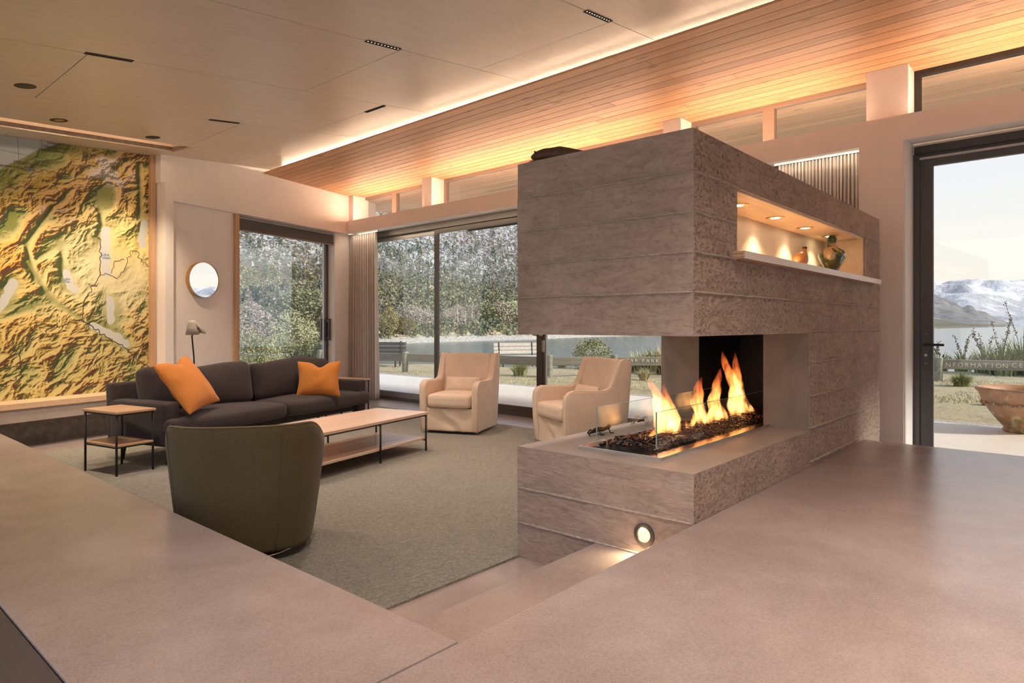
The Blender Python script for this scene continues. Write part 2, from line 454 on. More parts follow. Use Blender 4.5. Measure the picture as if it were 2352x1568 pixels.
    foot = N(nt, 'ShaderNodeMapRange', {'Value': sp.outputs['Z'], 'From Min': 0.0, 'From Max': 0.16, 'To Min': 0.25, 'To Max': 1.0}).outputs[0]
    nz = noi(nt, N(nt, 'ShaderNodeMapping', {'Vector': tc.outputs['Object'], 'Scale': (1, 1, 0.35)}).outputs[0], 34, 2)
    nz = N(nt, 'ShaderNodeMapRange', {'Value': nz, 'From Min': 0.38, 'From Max': 0.62, 'To Min': 0.1, 'To Max': 1.6}).outputs[0]
    st = math_(nt, 'MULTIPLY', math_(nt, 'MULTIPLY', fade, foot), math_(nt, 'MULTIPLY', nz, 18.0))
    em = N(nt, 'ShaderNodeEmission', {'Color': col, 'Strength': st})
    o = N(nt, 'ShaderNodeOutputMaterial'); nt.links.new(em.outputs[0], o.inputs['Volume'])
    # ornaments
    plain('carved_wood', (0.095, 0.045, 0.024), 0.5, nscale=22, var=0.5, bstr=0.35, bdist=0.006)
    m, nt, b = new_mat('glaze')
    n1 = noi(nt, coords(nt), 9, 3, 0.5, 0.8)
    setp(nt, b, color=ramp(nt, n1, [(0.42, (0.022, 0.055, 0.022)), (0.52, (0.11, 0.13, 0.055)), (0.60, (0.55, 0.36, 0.20))]), rough=0.08, spec=0.8, coat=0.8)
    plain('clay', (0.58, 0.26, 0.11), 0.4, nscale=16, var=0.2)
    plain('dish_wood', (0.055, 0.035, 0.022), 0.45)
    plain('verdigris', (0.030, 0.036, 0.032), 0.4, 0.6, nscale=90, var=0.4)
    plain('wire', (0.05, 0.04, 0.035), 0.45, 0.7)
    m, nt, b = new_mat('map_print')
    at = N(nt, 'ShaderNodeAttribute', attribute_name='ink')
    setp(nt, b, color=at.outputs['Color'], rough=0.42, spec=0.4)
    plain('ink_dark', (0.075, 0.035, 0.025), 0.45, var=0.05)
    plain('ink_blue', (0.18, 0.32, 0.46), 0.45, var=0.05)
    plain('ink_red', (0.20, 0.07, 0.045), 0.45, var=0.05)
    plain('ink_water', (0.56, 0.60, 0.60), 0.45, var=0.02)
    # outdoors
    m, nt, b = new_mat('deck')
    n1 = noi(nt, coords(nt, (6, 1, 1)), 3, 5); n2 = noi(nt, coords(nt), 60, 3)
    c = ramp(nt, n1, [(0.3, (0.66, 0.61, 0.55)), (0.7, (0.80, 0.755, 0.69))])
    setp(nt, b, color=mix(nt, 0.15, c, ramp(nt, n2, [(0.3, (0.5, 0.46, 0.41)), (0.7, (0.85, 0.82, 0.77))])), rough=0.6)
    m, nt, b = new_mat('lawn')
    v = coords(nt)
    n1 = noi(nt, v, 0.5, 5, 0.6); n2 = noi(nt, v, 14, 6, 0.7); n3 = noi(nt, coords(nt, (1, 1, 1)), 2.2, 5)
    c = ramp(nt, n3, [(0.34, (0.36, 0.29, 0.205)), (0.46, (0.54, 0.45, 0.285)), (0.60, (0.52, 0.46, 0.27)), (0.74, (0.33, 0.33, 0.14))])
    c = mix(nt, 0.4, c, ramp(nt, n2, [(0.3, (0.26, 0.20, 0.12)), (0.7, (0.68, 0.59, 0.40))]))
    setp(nt, b, color=c, rough=1.0, normal=bump(nt, n2, 0.8, 0.08), spec=0.1)
    plain('gravel', (0.42, 0.375, 0.325), 0.95, nscale=30, var=0.4, bstr=0.8, bdist=0.03)
    plain('shore_stone', (0.40, 0.38, 0.345), 0.95, nscale=2.5, var=0.45, bstr=0.8, bdist=0.2)
    m, nt, b = new_mat('water')
    n1 = noi(nt, coords(nt, (0.25, 0.25, 0.25)), 2.0, 4)
    setp(nt, b, color=(0.13, 0.15, 0.145), rough=0.20, normal=bump(nt, n1, 0.06, 0.3), spec=0.6)
    # wooded hillside with snow on its upper slopes
    m, nt, b = new_mat('hillside')
    tc = N(nt, 'ShaderNodeTexCoord'); sp = N(nt, 'ShaderNodeSeparateXYZ', {0: tc.outputs['Object']})
    v = coords(nt)
    n1 = noi(nt, v, 0.06, 8, 0.7); n2 = noi(nt, v, 0.8, 7, 0.75); n3 = noi(nt, v, 0.02, 4)
    c = ramp(nt, n1, [(0.32, (0.13, 0.145, 0.105)), (0.5, (0.21, 0.195, 0.15)), (0.66, (0.31, 0.265, 0.215))])
    up = ramp(nt, n1, [(0.3, (0.20, 0.18, 0.19)), (0.7, (0.35, 0.305, 0.30))])
    hz = N(nt, 'ShaderNodeMapRange', {'Value': sp.outputs['Z'], 'From Min': 9.0, 'From Max': 24.0}).outputs[0]
    c = mix(nt, hz, c, up)
    sn = math_(nt, 'ADD', math_(nt, 'MULTIPLY', n2, 0.72), math_(nt, 'MULTIPLY', n3, 0.28))
    sf = ramp(nt, sn, [(0.47, (0, 0, 0)), (0.53, (1, 1, 1))])
    sh = N(nt, 'ShaderNodeMapRange', {'Value': sp.outputs['Z'], 'From Min': 10.0, 'From Max': 17.0}).outputs[0]
    c = mix(nt, math_(nt, 'MULTIPLY', sf, sh), c, (0.82, 0.84, 0.88))
    setp(nt, b, color=c, rough=1.0, normal=bump(nt, n2, 0.7, 3.0), spec=0.05)
    m, nt, b = new_mat('snow_range')
    v = coords(nt, (1, 1, 0.45))
    n1 = noi(nt, v, 0.006, 8, 0.62, 0.6); n2 = noi(nt, v, 0.02, 6)
    tc = N(nt, 'ShaderNodeTexCoord'); sp = N(nt, 'ShaderNodeSeparateXYZ', {0: tc.outputs['Object']})
    hz = N(nt, 'ShaderNodeMapRange', {'Value': sp.outputs['Z'], 'From Min': 10.0, 'From Max': 130.0}).outputs[0]
    lo = ramp(nt, n1, [(0.35, (0.30, 0.31, 0.34)), (0.65, (0.50, 0.49, 0.50))])
    hi = ramp(nt, n1, [(0.34, (0.36, 0.36, 0.38)), (0.48, (0.58, 0.575, 0.585)), (0.64, (0.78, 0.765, 0.75))])
    setp(nt, b, color=mix(nt, hz, lo, hi), rough=1.0, normal=bump(nt, n2, 0.6, 30.0), spec=0.0)
    plain('headland', (0.17, 0.165, 0.165), 1.0, nscale=0.05, var=0.4)
    wood('fence_wood', (0.16, 0.145, 0.115), (0.30, 0.275, 0.22), 0, 0.9, 0.6, rand=0.12, bstr=0.5)
    plain('post_wood', (0.25, 0.245, 0.195), 0.95, nscale=18, var=0.3, bstr=0.6, bdist=0.01, rand=0.1)
    plain('letter_cream', (0.72, 0.64, 0.46), 0.8, nscale=60, var=0.25)
    plain('bench_wood', (0.50, 0.46, 0.41), 0.9, nscale=14, var=0.2)
    plain('bark', (0.16, 0.13, 0.10), 1.0, nscale=10, var=0.3)
    plain('pale_bark', (0.55, 0.48, 0.45), 1.0, nscale=10, var=0.2)
    for nm, c in dict(leaf_green=(0.25, 0.262, 0.15), leaf_dark=(0.14, 0.165, 0.12), leaf_light=(0.40, 0.41, 0.25), leaf_tan=(0.35, 0.305, 0.24),
                      snowy_leaf=(0.80, 0.82, 0.86), leaf_mauve=(0.42, 0.345, 0.315), leaf_blue=(0.19, 0.225, 0.205), leaf_gold=(0.34, 0.29, 0.14),
                      flax=(0.20, 0.235, 0.095), flax_pale=(0.42, 0.40, 0.20), seed_head=(0.085, 0.055, 0.04), tussock=(0.22, 0.245, 0.085), straw=(0.52, 0.45, 0.27)).items():
        m, nt, b = new_mat(nm)
        n1 = noi(nt, coords(nt, rand=True), 1.3, 4)
        n2 = noi(nt, coords(nt), 14, 2)
        cc = ramp(nt, n1, [(0.3, tuple(x * 0.7 for x in c)), (0.7, tuple(min(1, x * 1.25) for x in c))])
        cc = mix(nt, 0.4, cc, ramp(nt, n2, [(0.3, tuple(x * 0.6 for x in c)), (0.7, tuple(min(1, x * 1.4) for x in c))]))
        setp(nt, b, color=cc, rough=0.8, spec=0.15)
    m, nt, b = new_mat('terracotta')
    n1 = noi(nt, coords(nt, (1, 1, 0.6)), 5.5, 4, 0.6, 0.8); n2 = noi(nt, coords(nt), 12, 5)
    c = ramp(nt, n2, [(0.3, (0.33, 0.17, 0.075)), (0.7, (0.50, 0.27, 0.13))])
    gl = ramp(nt, n1, [(0.55, (0, 0, 0)), (0.62, (1, 1, 1))])
    c = mix(nt, math_(nt, 'MULTIPLY', gl, 0.85), c, ramp(nt, n2, [(0.4, (0.15, 0.20, 0.09)), (0.6, (0.62, 0.52, 0.33))]))
    setp(nt, b, color=c, rough=0.5, normal=bump(nt, n2, 0.2, 0.01))
make_materials()
# ------------------------------------------------------------------ floors and steps
PLAT, STEP = 0.39, 0.19
o = MB().box(-4.0, 7.4, -4.3, 10.6, -0.25, 0.0).build('floor', 'slab')
struct(o, 'low concrete floor around the sunken carpet', 'floor')
# raised slab in front of the hearth, two steps up from the carpet
o = MB().box(0.507, 5.72, -4.3, 1.350, -0.02, PLAT).build('floor_platform', 'slab', bev=0.006)
struct(o, 'raised polished concrete slab running along the hearth', 'floor')
o = MB().box(0.507, 1.312, 1.3545, 10.0, -0.02, PLAT).build('floor_ledge', 'slab', bev=0.006)
struct(o, 'raised concrete ledge along the edge of the sunken lounge', 'floor')
dk = MB().box(-4.0, 0.505, -4.3, 10.0, -0.02, PLAT - 0.022).build('floor_timber', 'void')
struct(dk, 'dark stained timber floor beyond the concrete ledge', 'floor')
for i in range(33):
    x1 = 0.503 - 0.136 * i
    MB().box(x1 - 0.134, x1, -4.3, 10.0, PLAT - 0.022, PLAT - 0.003).build('floor_board', 'dark_floor', dk, bev=0.0015, seg=1)
o = MB().box(1.31, 2.80, 1.35, 1.884, -0.02, STEP).build('floor_step', 'slab', bev=0.006)
struct(o, 'concrete step between the raised slab and the carpet', 'floor')
# carpet, cut to the end wall's angle
def carpet_poly():
    a = E(-9, -0.62, 0); b = E(0.5, -0.62, 0)
    sq = [(1.312, 2.392), (6.26 + WT * 2.4 - 0.18, 2.392), (6.26 + WT * 9.6 - 0.12, 9.6), (1.312, 9.6)]
    c = -(NV[0] * a[0] + NV[1] * a[1]); c = NV[0] * a[0] + NV[1] * a[1]
    return clip(sq, NV[0], NV[1], c)
cp = carpet_poly()
o = MB().prism(cp, 0.0, 0.012).build('carpet', 'carpet')
tag(o, 'olive green looped wool carpet filling the sunken lounge floor', 'carpet')

# ------------------------------------------------------------------ window wall (beam, posts, reveals)
SOF = 3.588          # cedar soffit
BEAM0, BEAM1 = 2.90, 3.122
Wd = lambda y, d, z: W(y, d, z)
wall = MB()
wall.box(-4.3, 10.45, 0.0, 0.30, BEAM0 + 0.03, BEAM1, Wd)                 # beam
wall.box(-4.3, 1.23, 0.0, 0.02, BEAM0, BEAM0 + 0.03, Wd); wall.box(1.585, 10.45, 0.0, 0.02, BEAM0, BEAM0 + 0.03, Wd)   # drip edge hiding the light strip
wall.box(1.23, 1.585, 0.0, 0.44, 0.0, BEAM0 + 0.03, Wd)                   # pier between door and curtain
wall.box(-4.3, -2.6, 0.0, 0.44, 0.0, BEAM0 + 0.03, Wd)
wall_w = wall.build('wall_window', 'wall_paint')
struct(wall_w, 'pale painted beam and pier of the glazed wall', 'wall')
for i, (y0, y1) in enumerate([(1.21, 1.545), (3.42, 3.64), (7.70, 7.93), (9.86, 10.5), (-2.6, -2.25)]):
    MB().box(y0, y1, 0.09, 0.42, BEAM1, SOF + 0.01, Wd).build('clerestory_post', 'wall_paint', wall_w)
MB().box(-2.6, 1.229, 0.40, 0.44, BEAM0 - 0.02, BEAM0 + 0.03, Wd).build('reveal_head', 'reveal_paint', wall_w)
MB().box(1.219, 1.2295, 0.02, 0.40, 0.0, BEAM0 + 0.03, Wd).build('reveal_jamb', 'reveal_paint', wall_w)
MB().box(-4.3, 10.4, 0.02, 0.30, BEAM0 + 0.02, BEAM0 + 0.03, Wd).build('pocket_lining', 'reveal_paint', wall_w)

GZ = 0.38            # depth of the glazing line
def frame_rect(y0, y1, z0, z1, d0, d1, t, T, tb=None):
    tb = tb or t; m = MB()
    m.box(y0, y0 + t, d0, d1, z0, z1, T); m.box(y1 - t, y1, d0, d1, z0, z1, T)
    m.box(y0 + t, y1 - t, d0, d1, z1 - t, z1, T); m.box(y0 + t, y1 - t, d0, d1, z0, z0 + tb, T)
    return m
# clerestory windows
nwin = [0]
def window(frame, mat, label):
    nwin[0] += 1
    o = frame.build('window_%d' % nwin[0], mat); struct(o, label, 'window'); return o
def clere(y0, y1, mulls, fm):
    z0, z1 = BEAM1 - 0.05, SOF + 0.005
    f = frame_rect(y0, y1, z0, z1, GZ - 0.03, GZ + 0.04, 0.05, Wd)
    w = window(f, fm, 'long clerestory window above the beam' if y1 - y0 > 2 else 'short clerestory window above the beam')
    edges = [y0 + 0.05] + [e for m_ in mulls for e in (m_ - 0.035, m_ + 0.035)] + [y1 - 0.05]
    for m_ in mulls: MB().box(m_ - 0.06, m_ + 0.06, GZ - 0.03, GZ + 0.045, z0 + 0.05, z1 - 0.05, Wd).build('mullion', fm, w)
    for i in range(0, len(edges), 2):
        MB().box(edges[i], edges[i + 1], GZ, GZ + 0.006, z0 + 0.05, z1 - 0.05, Wd).build('pane', 'window_glass', w)
clere(7.93, 10.04, [9.0], 'taupe_frame')
clere(3.64, 7.70, [], 'taupe_frame')
clere(1.545, 3.42, [2.54], 'taupe_frame')
clere(-2.25, 1.21, [], 'black_lamp')
# sliding doors of the lounge
def sliding(y0, y1, mull, name):
    d = MB().box(y0, y1, GZ - 0.05, GZ + 0.10, 2.83, 2.93, Wd)
    d.box(y0, y1, GZ - 0.05, GZ + 0.12, -0.01, 0.055, Wd)
    d.box(y0, y0 + 0.06, GZ - 0.04, GZ + 0.09, 0.05, 2.84, Wd); d.box(y1 - 0.06, y1, GZ - 0.04, GZ + 0.09, 0.05, 2.84, Wd)
    fr = d.build(name, 'bronze_frame'); struct(fr, 'wide dark framed glass sliding door onto the terrace', 'door')
    ys = [y0 + 0.06] + mull + [y1 - 0.06]
    for i in range(len(ys) - 1):
        a, b = ys[i], ys[i + 1]; off = 0.0 if i % 2 == 0 else 0.045
        lf = frame_rect(a - 0.02, b + 0.02, 0.055, 2.84, GZ + off - 0.02, GZ + off + 0.02, 0.085, Wd).build('door_leaf', 'bronze_frame' if i % 2 == 0 else 'silver_frame', fr)
        MB().box(a + 0.06, b - 0.06, GZ + off, GZ + off + 0.006, 0.13, 2.76, Wd).build('pane', 'window_glass', lf)
    return fr
d1 = sliding(1.60, 10.35, [3.55, 5.70, 7.93], 'door_1')
for m_, s_ in ((5.70, 1), (5.70, -1)):     # pull handles on the meeting stiles
    h = MB().box(m_ + s_ * 0.05 - 0.022, m_ + s_ * 0.05 + 0.022, GZ - 0.085, GZ - 0.055, 1.14, 1.60, Wd)
    h.box(m_ + s_ * 0.05 - 0.018, m_ + s_ * 0.05 + 0.018, GZ - 0.06, GZ - 0.015, 1.16, 1.20, Wd)
    h.build('door_handle', 'silver_frame', d1, bev=0.004)
MB().box(5.62, 5.66, GZ - 0.035, GZ - 0.015, 0.92, 1.08, Wd).build('lock', 'silver_frame', d1, bev=0.003)
# hinged terrace door by the pier
dz = 2.885
f = frame_rect(-2.55, 1.225, 0.0, dz, GZ - 0.02, GZ + 0.10, 0.055, Wd)
d2 = f.build('door_2', 'graphite'); struct(d2, 'tall dark framed glass terrace door beside the pale pier', 'door')
lf = frame_rect(0.0, 1.172, 0.03, dz - 0.06, GZ, GZ + 0.045, 0.105, Wd).build('door_leaf', 'graphite', d2)
MB().box(0.10, 1.07, GZ + 0.02, GZ + 0.026, 0.13, dz - 0.16, Wd).build('pane', 'window_glass', lf)
lf = frame_rect(-2.5, -0.01, 0.03, dz - 0.06, GZ, GZ + 0.045, 0.105, Wd).build('door_leaf', 'graphite', d2)
MB().box(-2.4, -0.11, GZ + 0.02, GZ + 0.026, 0.13, dz - 0.16, Wd).build('pane', 'window_glass', lf)
hd = MB().box(1.092, 1.150, GZ - 0.012, GZ + 0.001, 0.925, 1.232, Wd).build('handle_plate', 'graphite', d2, bev=0.002)
MB().tube([W(1.125, GZ - 0.01, 1.113), W(1.125, GZ - 0.055, 1.113)], 0.011, 10).build('lever_neck', 'dark_steel', hd)
MB().box(0.975, 1.137, GZ - 0.068, GZ - 0.048, 1.102, 1.124, Wd).build('lever', 'dark_steel', hd, bev=0.004)
MB().tube([W(1.121, GZ - 0.018, 1.018), W(1.121, GZ - 0.01, 1.018)], 0.012, 12).build('lock_cylinder', 'steel', hd)
for z in (0.945, 1.212): MB().tube([W(1.121, GZ - 0.015, z), W(1.121, GZ - 0.01, z)], 0.004, 8).build('screw', 'steel', hd)
# roller blind over the terrace door
rb = empty('roller_blind', W(1.2, 0.3, 2.89)); tag(rb, 'rolled up charcoal roller blind with pale bottom bar above the terrace door', 'blind')
rb.matrix_world = Matrix.Identity(4); rb.location = (0, 0, 0)
MB().tube([W(1.20, 0.34, 2.865), W(-2.5, 0.34, 2.865)], 0.036, 16).build('cloth_roll', 'blind_cloth', rb, smooth=True)
MB().box(-2.5, 1.20, 0.372, 0.376, 2.80, 2.865, Wd).build('blind_drop', 'blind_cloth', rb)
MB().box(-2.5, 1.205, 0.364, 0.384, 2.782, 2.803, Wd).build('bottom_bar', 'blind_bar', rb)
MB().box(1.203, 1.217, 0.31, 0.38, 2.82, 2.90, Wd).build('bracket', 'steel', rb)

# light strips hidden on and under the beam
r = empty('light_strip', (0, 0, 0)); tag(r, 'warm light strip lying on top of the beam below the clerestory windows', 'light strip')
for y0, y1 in ((-2.2, 1.10), (1.66, 3.30), (3.76, 7.58), (8.05, 9.74)):
    MB().box(y0, y1, 0.022, 0.040, BEAM1, BEAM1 + 0.0045, Wd).build('diffuser', 'led_warm', r)
r = empty('pocket_light', (0, 0, 0)); tag(r, 'pale light strip in the curtain pocket under the beam', 'light strip')
MB().box(1.6, 10.2, 0.03, 0.05, BEAM0 + 0.012, BEAM0 + 0.02, Wd).build('diffuser', 'led_pocket', r)

# ------------------------------------------------------------------ end wall
Ed = lambda s, d, z: E(s, d, z)
PLY_A, PLY_K = 3.105, 0.1106
PLYZ = lambda x: PLY_A + PLY_K * x
we = MB()
UP = 0.06
we.box(-3.576, 0.6, 0.0, 0.30, BEAM0, BEAM1, Ed)                    # bulkhead
we.box(-3.598, 0.9, UP, 0.32, BEAM1, 3.75, Ed)                        # wall above it
we.box(-3.576, -3.456, 0.0, 0.30, 0.0, BEAM0, Ed)                    # pier
we.box(-3.456, -2.40, 0.10, 0.34, 0.0, BEAM0, Ed)                    # panel behind mirror
we.box(-2.40, -0.05, 0.22, 0.34, BEAM0 - 0.04, BEAM0, Ed)
we.box(-0.19, 0.62, 0.12, 0.40, 0.0, BEAM0, Ed)                      # wall right of the window
we.box(-2.40, -0.19, 0.26, 0.40, 0.0, 0.12, Ed)
wall_e = we.build('wall_end', 'wall_paint'); struct(wall_e, 'pale painted end wall with bulkhead over mirror and window', 'wall')
wm = MB().box(-9.5, -3.60, 0.21, 0.40, 0.0, 3.62, Ed).build('wall_map', 'wall_paint'); struct(wm, 'wall behind the relief map', 'wall')
o = MB().box(-3.668, -3.596, 0.155, 0.215, 0.47, 3.60, Ed).build('trim_1', 'oak_trim'); struct(o, 'timber edge trim beside the map', 'trim')
o = MB().box(-2.405, -2.335, 0.055, 0.30, 0.0, BEAM0, Ed).build('trim_2', 'oak_trim'); struct(o, 'timber edge trim of the window opening', 'trim')
# end window (sliding leaf with pull handles and a rolled blind)
f = frame_rect(-2.36, -0.10, 0.10, 2.86, 0.24, 0.34, 0.05, Ed)
w5 = window(f, 'bronze_frame', 'large dark framed sliding window beside the mirror')
lf = frame_rect(-2.33, -0.13, 0.14, 2.83, 0.265, 0.305, 0.125, Ed).build('sash', 'bronze_frame', w5)
MB().box(-2.22, -0.24, 0.28, 0.286, 0.26, 2.72, Ed).build('pane', 'coated_glass', lf)
for s0, d0, d1_ in ((-0.222, 0.20, 0.265), (-0.31, 0.31, 0.37)):
    h = MB().box(s0 - 0.024, s0 + 0.024, d0, d0 + 0.022, 1.02, 1.40, Ed)
    h.box(s0 - 0.018, s0 + 0.018, d0 + 0.02, d1_, 1.04, 1.08, Ed); h.box(s0 - 0.018, s0 + 0.018, d0 + 0.02, d1_, 1.34, 1.38, Ed)
    h.build('pull_handle', 'graphite', w5, bev=0.004)
MB().tube([E(-0.185, 0.245, 0.94), E(-0.185, 0.265, 0.94)], 0.016, 12).build('lock', 'steel', w5)
rb = empty('roller_blind'); tag(rb, 'rolled up charcoal roller blind at the top of the end window', 'blind')
MB().box(-2.325, -0.125, 0.15, 0.23, 2.70, 2.865, Ed).build('cassette', 'blind_cloth', rb, bev=0.006)
MB().box(-2.32, -0.13, 0.145, 0.165, 2.685, 2.70, Ed).build('bottom_bar', 'taupe_frame', rb)
# bench under the map
bz = 0.485
bb = empty('wall_bench'); tag(bb, 'long concrete wall bench with pale timber top under the map', 'bench')
MB().box(-9.5, -3.58, -0.16, 0.21, bz - 0.062, bz, Ed).build('timber_top', 'oak_bench', bb, bev=0.003)
MB().box(-9.5, -3.58, -0.145, 0.21, bz - 0.20, bz - 0.062, Ed).build('concrete_slab', 'smooth_concrete', bb)
MB().box(-9.5, -3.58, 0.10, 0.21, 0.0, bz - 0.20, Ed).build('back_panel', 'plinth_concrete', bb)
# unseen side wall, added to keep the sun out of the room
o = MB().box(-1.5, 7.4, -4.5, -4.3, 0, 4.0).build('wall_sun_block', 'wall_paint'); struct(o, 'plain side wall added out of view to block the sun', 'wall')

# ------------------------------------------------------------------ plywood ceiling
BK = lambda x, y, h: (x, y, PLYZ(x) + h)
ply = MB()
def region(poly):
    """cut a sheet to the light slot and the end wall"""
    a = lambda d: float(NV @ (C0 + NV * d)); b_ = lambda s: float(EV @ (C0 + EV * s))
    out = []
    p1 = clip(poly, NV[0], NV[1], a(-0.53)); out.append(p1)
    q = clip(poly, -NV[0], -NV[1], -a(-0.53)); q = clip(q, NV[0], NV[1], a(0.30)) if q else []
    if q:
        out.append(clip(q, -EV[0], -EV[1], -b_(-3.60)))
        r_ = clip(q, EV[0], EV[1], b_(-3.60)); r_ = clip(r_, -NV[0], -NV[1], -a(-0.16)) if r_ else []
        out.append(r_)
    return [p for p in out if p]
XE, XB = 5.5, -1.5
for p in region([(XB, -4.3), (XE, -4.3), (XE, 10.6), (XB, 10.6)]): ply.prism(p, 0.014, 0.06, BK)
ceil = ply.build('ceiling', 'void'); struct(ceil, 'sloping plywood ceiling', 'ceiling')
bands = [(-4.3, -2.9, [2.5, -.2]), (-2.9, -1.5, [3.4, .68]), (-1.5, -0.1, [2.0, -.7]), (-0.1, 1.31, [4.3, 1.585, -1.13]), (1.31, 2.715, [3.36, .645, -2.07]), (2.715, 4.12, [4.23, 1.51, -1.2]),
         (4.12, 5.525, [3.36, .645, -2.07]), (5.525, 6.965, [4.29, 1.585, -1.13]), (6.965, 8.41, [3.46, .745, -1.97]), (8.41, 10.3, [4.42, 1.705, -1.0])]
for y0, y1, xs in bands:
    ed = sorted([XB] + [x for x in xs if x > XB + .2] + [XE])
    for a, b in zip(ed[:-1], ed[1:]):
        m = MB()
        for p in region([(a + .003, y0 + .003), (b - .003, y0 + .003), (b - .003, y1 - .003), (a + .003, y1 - .003)]): m.prism(p, 0.0, 0.0145, BK)
        if m.v: m.build('plywood_panel', 'plywood', ceil)
# light slot along the map
sl = MB()
sl.box(-9.5, -3.60, -0.16, -0.145, 0, 0.16, lambda s, d, h: (E(s, d, 0)[0], E(s, d, 0)[1], PLYZ(E(s, d, 0)[0]) + h))
sl.box(-3.60, -3.585, -0.53, -0.145, 0, 0.16, lambda s, d, h: (E(s, d, 0)[0], E(s, d, 0)[1], PLYZ(E(s, d, 0)[0]) + h))
sl.box(-9.5, -3.585, -0.545, -0.53, 0.012, 0.16, lambda s, d, h: (E(s, d, 0)[0], E(s, d, 0)[1], PLYZ(E(s, d, 0)[0]) + h))
sl.box(-9.5, -3.585, -0.545, -0.145, 0.16, 0.175, lambda s, d, h: (E(s, d, 0)[0], E(s, d, 0)[1], PLYZ(E(s, d, 0)[0]) + h))
sl.build('slot_lining', 'pale_ply', ceil)
r = empty('slot_light'); tag(r, 'light strip hidden in the ceiling slot before the map', 'light strip')
MB().box(-9.4, -3.62, -0.527, -0.515, 0.10, 0.14, lambda s, d, h: (E(s, d, 0)[0], E(s, d, 0)[1], PLYZ(E(s, d, 0)[0]) + h)).build('diffuser', 'led_slot', r)

# ------------------------------------------------------------------ cedar soffit, inside and out
CE0 = -1.80
cb = MB(); cb.box(-4.3, 10.9, CE0 + 0.02, 4.0, SOF + 0.0195, SOF + 0.022, Wd)
cb.box(-4.3, 10.9, 3.96, 4.0, SOF - 0.12, SOF + 0.4, Wd)
cb.box(-4.3, 10.9, CE0 + 0.45, CE0 + 0.48, SOF + 0.02, SOF + 0.30, Wd)
ced = cb.build('ceiling_cedar', 'void'); struct(ced, 'flat cedar board ceiling running out to the eaves', 'ceiling')
pw = 0.1345
rnd = random.Random(3)
prow = 0
d = CE0
while d < 3.9:
    inside = d < 0.30
    y = -4.3 + rnd.uniform(-2.0, 0)
    yend = 10.9
    if inside:     # stop inside the end wall
        x_ = WB + WT * 9.6 + d
        yend = C0[1] + (x_ - C0[0]) * math.tan(TH) + UP / math.cos(TH) + 0.12
    while y < yend:
        L = rnd.uniform(3.2, 5.4); y1 = min(y + L, yend)
        y0c = max(y, -4.3)
        if y1 > y0c + 0.05:
            me = MB().box(0, pw - 0.008, 0, y1 - y0c - 0.002, 0, 0.02).mesh('plank')
            pl = link('plank', me, 'cedar' if inside else 'cedar_weathered', ced)
            pl.location = W(y0c, d, SOF + (0.001 if rnd.random() < .3 else 0)); pl.rotation_euler = (0, 0, -math.atan(WT))
        y = y1 if y1 < yend else yend + 1
    d += pw; prow += 1
# cove light on top of the cedar edge
r = empty('cove_light'); tag(r, 'warm light strip hidden behind the cedar edge, washing the plywood', 'light strip')
MB().box(-4.0, 9.4, CE0 + 0.30, CE0 + 0.32, SOF + 0.022, SOF + 0.036, Wd).build('diffuser', 'led_cove', r)
# roof over it all
o = MB().box(-1.6, 11.2, -4.6, 11.0, 4.0, 4.15).build('roof', 'graphite'); struct(o, 'flat roof over the house', 'roof')
# ------------------------------------------------------------------ board formed concrete fireplace
FX0, FX1, FY0, FY1 = 2.787, 6.27, 1.355, 2.405
HEARTH, BX, SOFF = 0.615, 4.42, 1.238
fire = empty('fireplace', (FX0, FY0, 0)); fire.location = (0, 0, 0)
tag(fire, 'board-formed concrete fireplace block with open hearth and lit display niche', 'fireplace')
rf = random.Random(11)
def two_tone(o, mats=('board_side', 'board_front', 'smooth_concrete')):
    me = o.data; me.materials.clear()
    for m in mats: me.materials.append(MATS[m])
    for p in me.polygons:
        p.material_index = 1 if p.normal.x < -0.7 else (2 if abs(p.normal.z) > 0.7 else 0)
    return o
def course(z0, z1, pieces):
    j = rf.uniform(0, 0.005)
    m = MB()
    for (x0, x1, y0, y1) in pieces:
        m.box(x0 - (j if abs(x0 - FX0) < 1e-6 else 0), x1, y0 - (j if abs(y0 - FY0) < 1e-6 else 0), y1, z0, z1)
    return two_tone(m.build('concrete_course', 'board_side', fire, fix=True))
full = [(FX0, FX1, FY0, FY1)]
for z0, z1 in ((0.0, 0.194), (0.194, 0.388), (0.388, HEARTH)): course(z0, z1, full)
RX, RY0, RY1 = 5.15, 1.645, 2.105
legs_ = [(BX, RX, FY0, RY0), (BX, RX, RY1, FY1), (RX, FX1, FY0, FY1)]
for z0, z1 in ((HEARTH, 0.833), (0.833, 1.047), (1.047, SOFF)): course(z0, z1, legs_)
NX0, NX1, NZ0, NZ1, NY = 3.27, 5.81, 1.622, 1.987, 1.665
niche = [(FX0, NX0, FY0, FY1), (NX0, NX1, NY, FY1), (NX1, FX1, FY0, FY1)]
for z0, z1, p in ((SOFF, 1.44, full), (1.44, 1.622, full), (1.622, 1.803, niche), (1.803, 1.987, niche), (1.987, 2.185, full)): course(z0, z1, p)
# inside face of the firebox: concrete cheeks with shade put into their colour, and a black recess
MB().box(BX - 0.006, BX, FY0 + 0.004, RY0, HEARTH, SOFF).build('firebox_cheek', 'shaded_cheek_concrete', fire)
MB().box(BX - 0.006, BX, RY1, FY1 - 0.004, HEARTH, SOFF).build('firebox_cheek', 'shaded_cheek_concrete', fire)
rc = MB(); rc.box(BX - 0.004, RX, RY0, RY0 + 0.004, HEARTH, SOFF); rc.box(BX - 0.004, RX, RY1 - 0.004, RY1, HEARTH, SOFF); rc.box(RX - 0.004, RX, RY0, RY1, HEARTH, SOFF); rc.box(BX, RX, RY0, RY1, SOFF - 0.004, SOFF + 0.001)
rc.build('firebox_lining', 'firebox_black', fire)
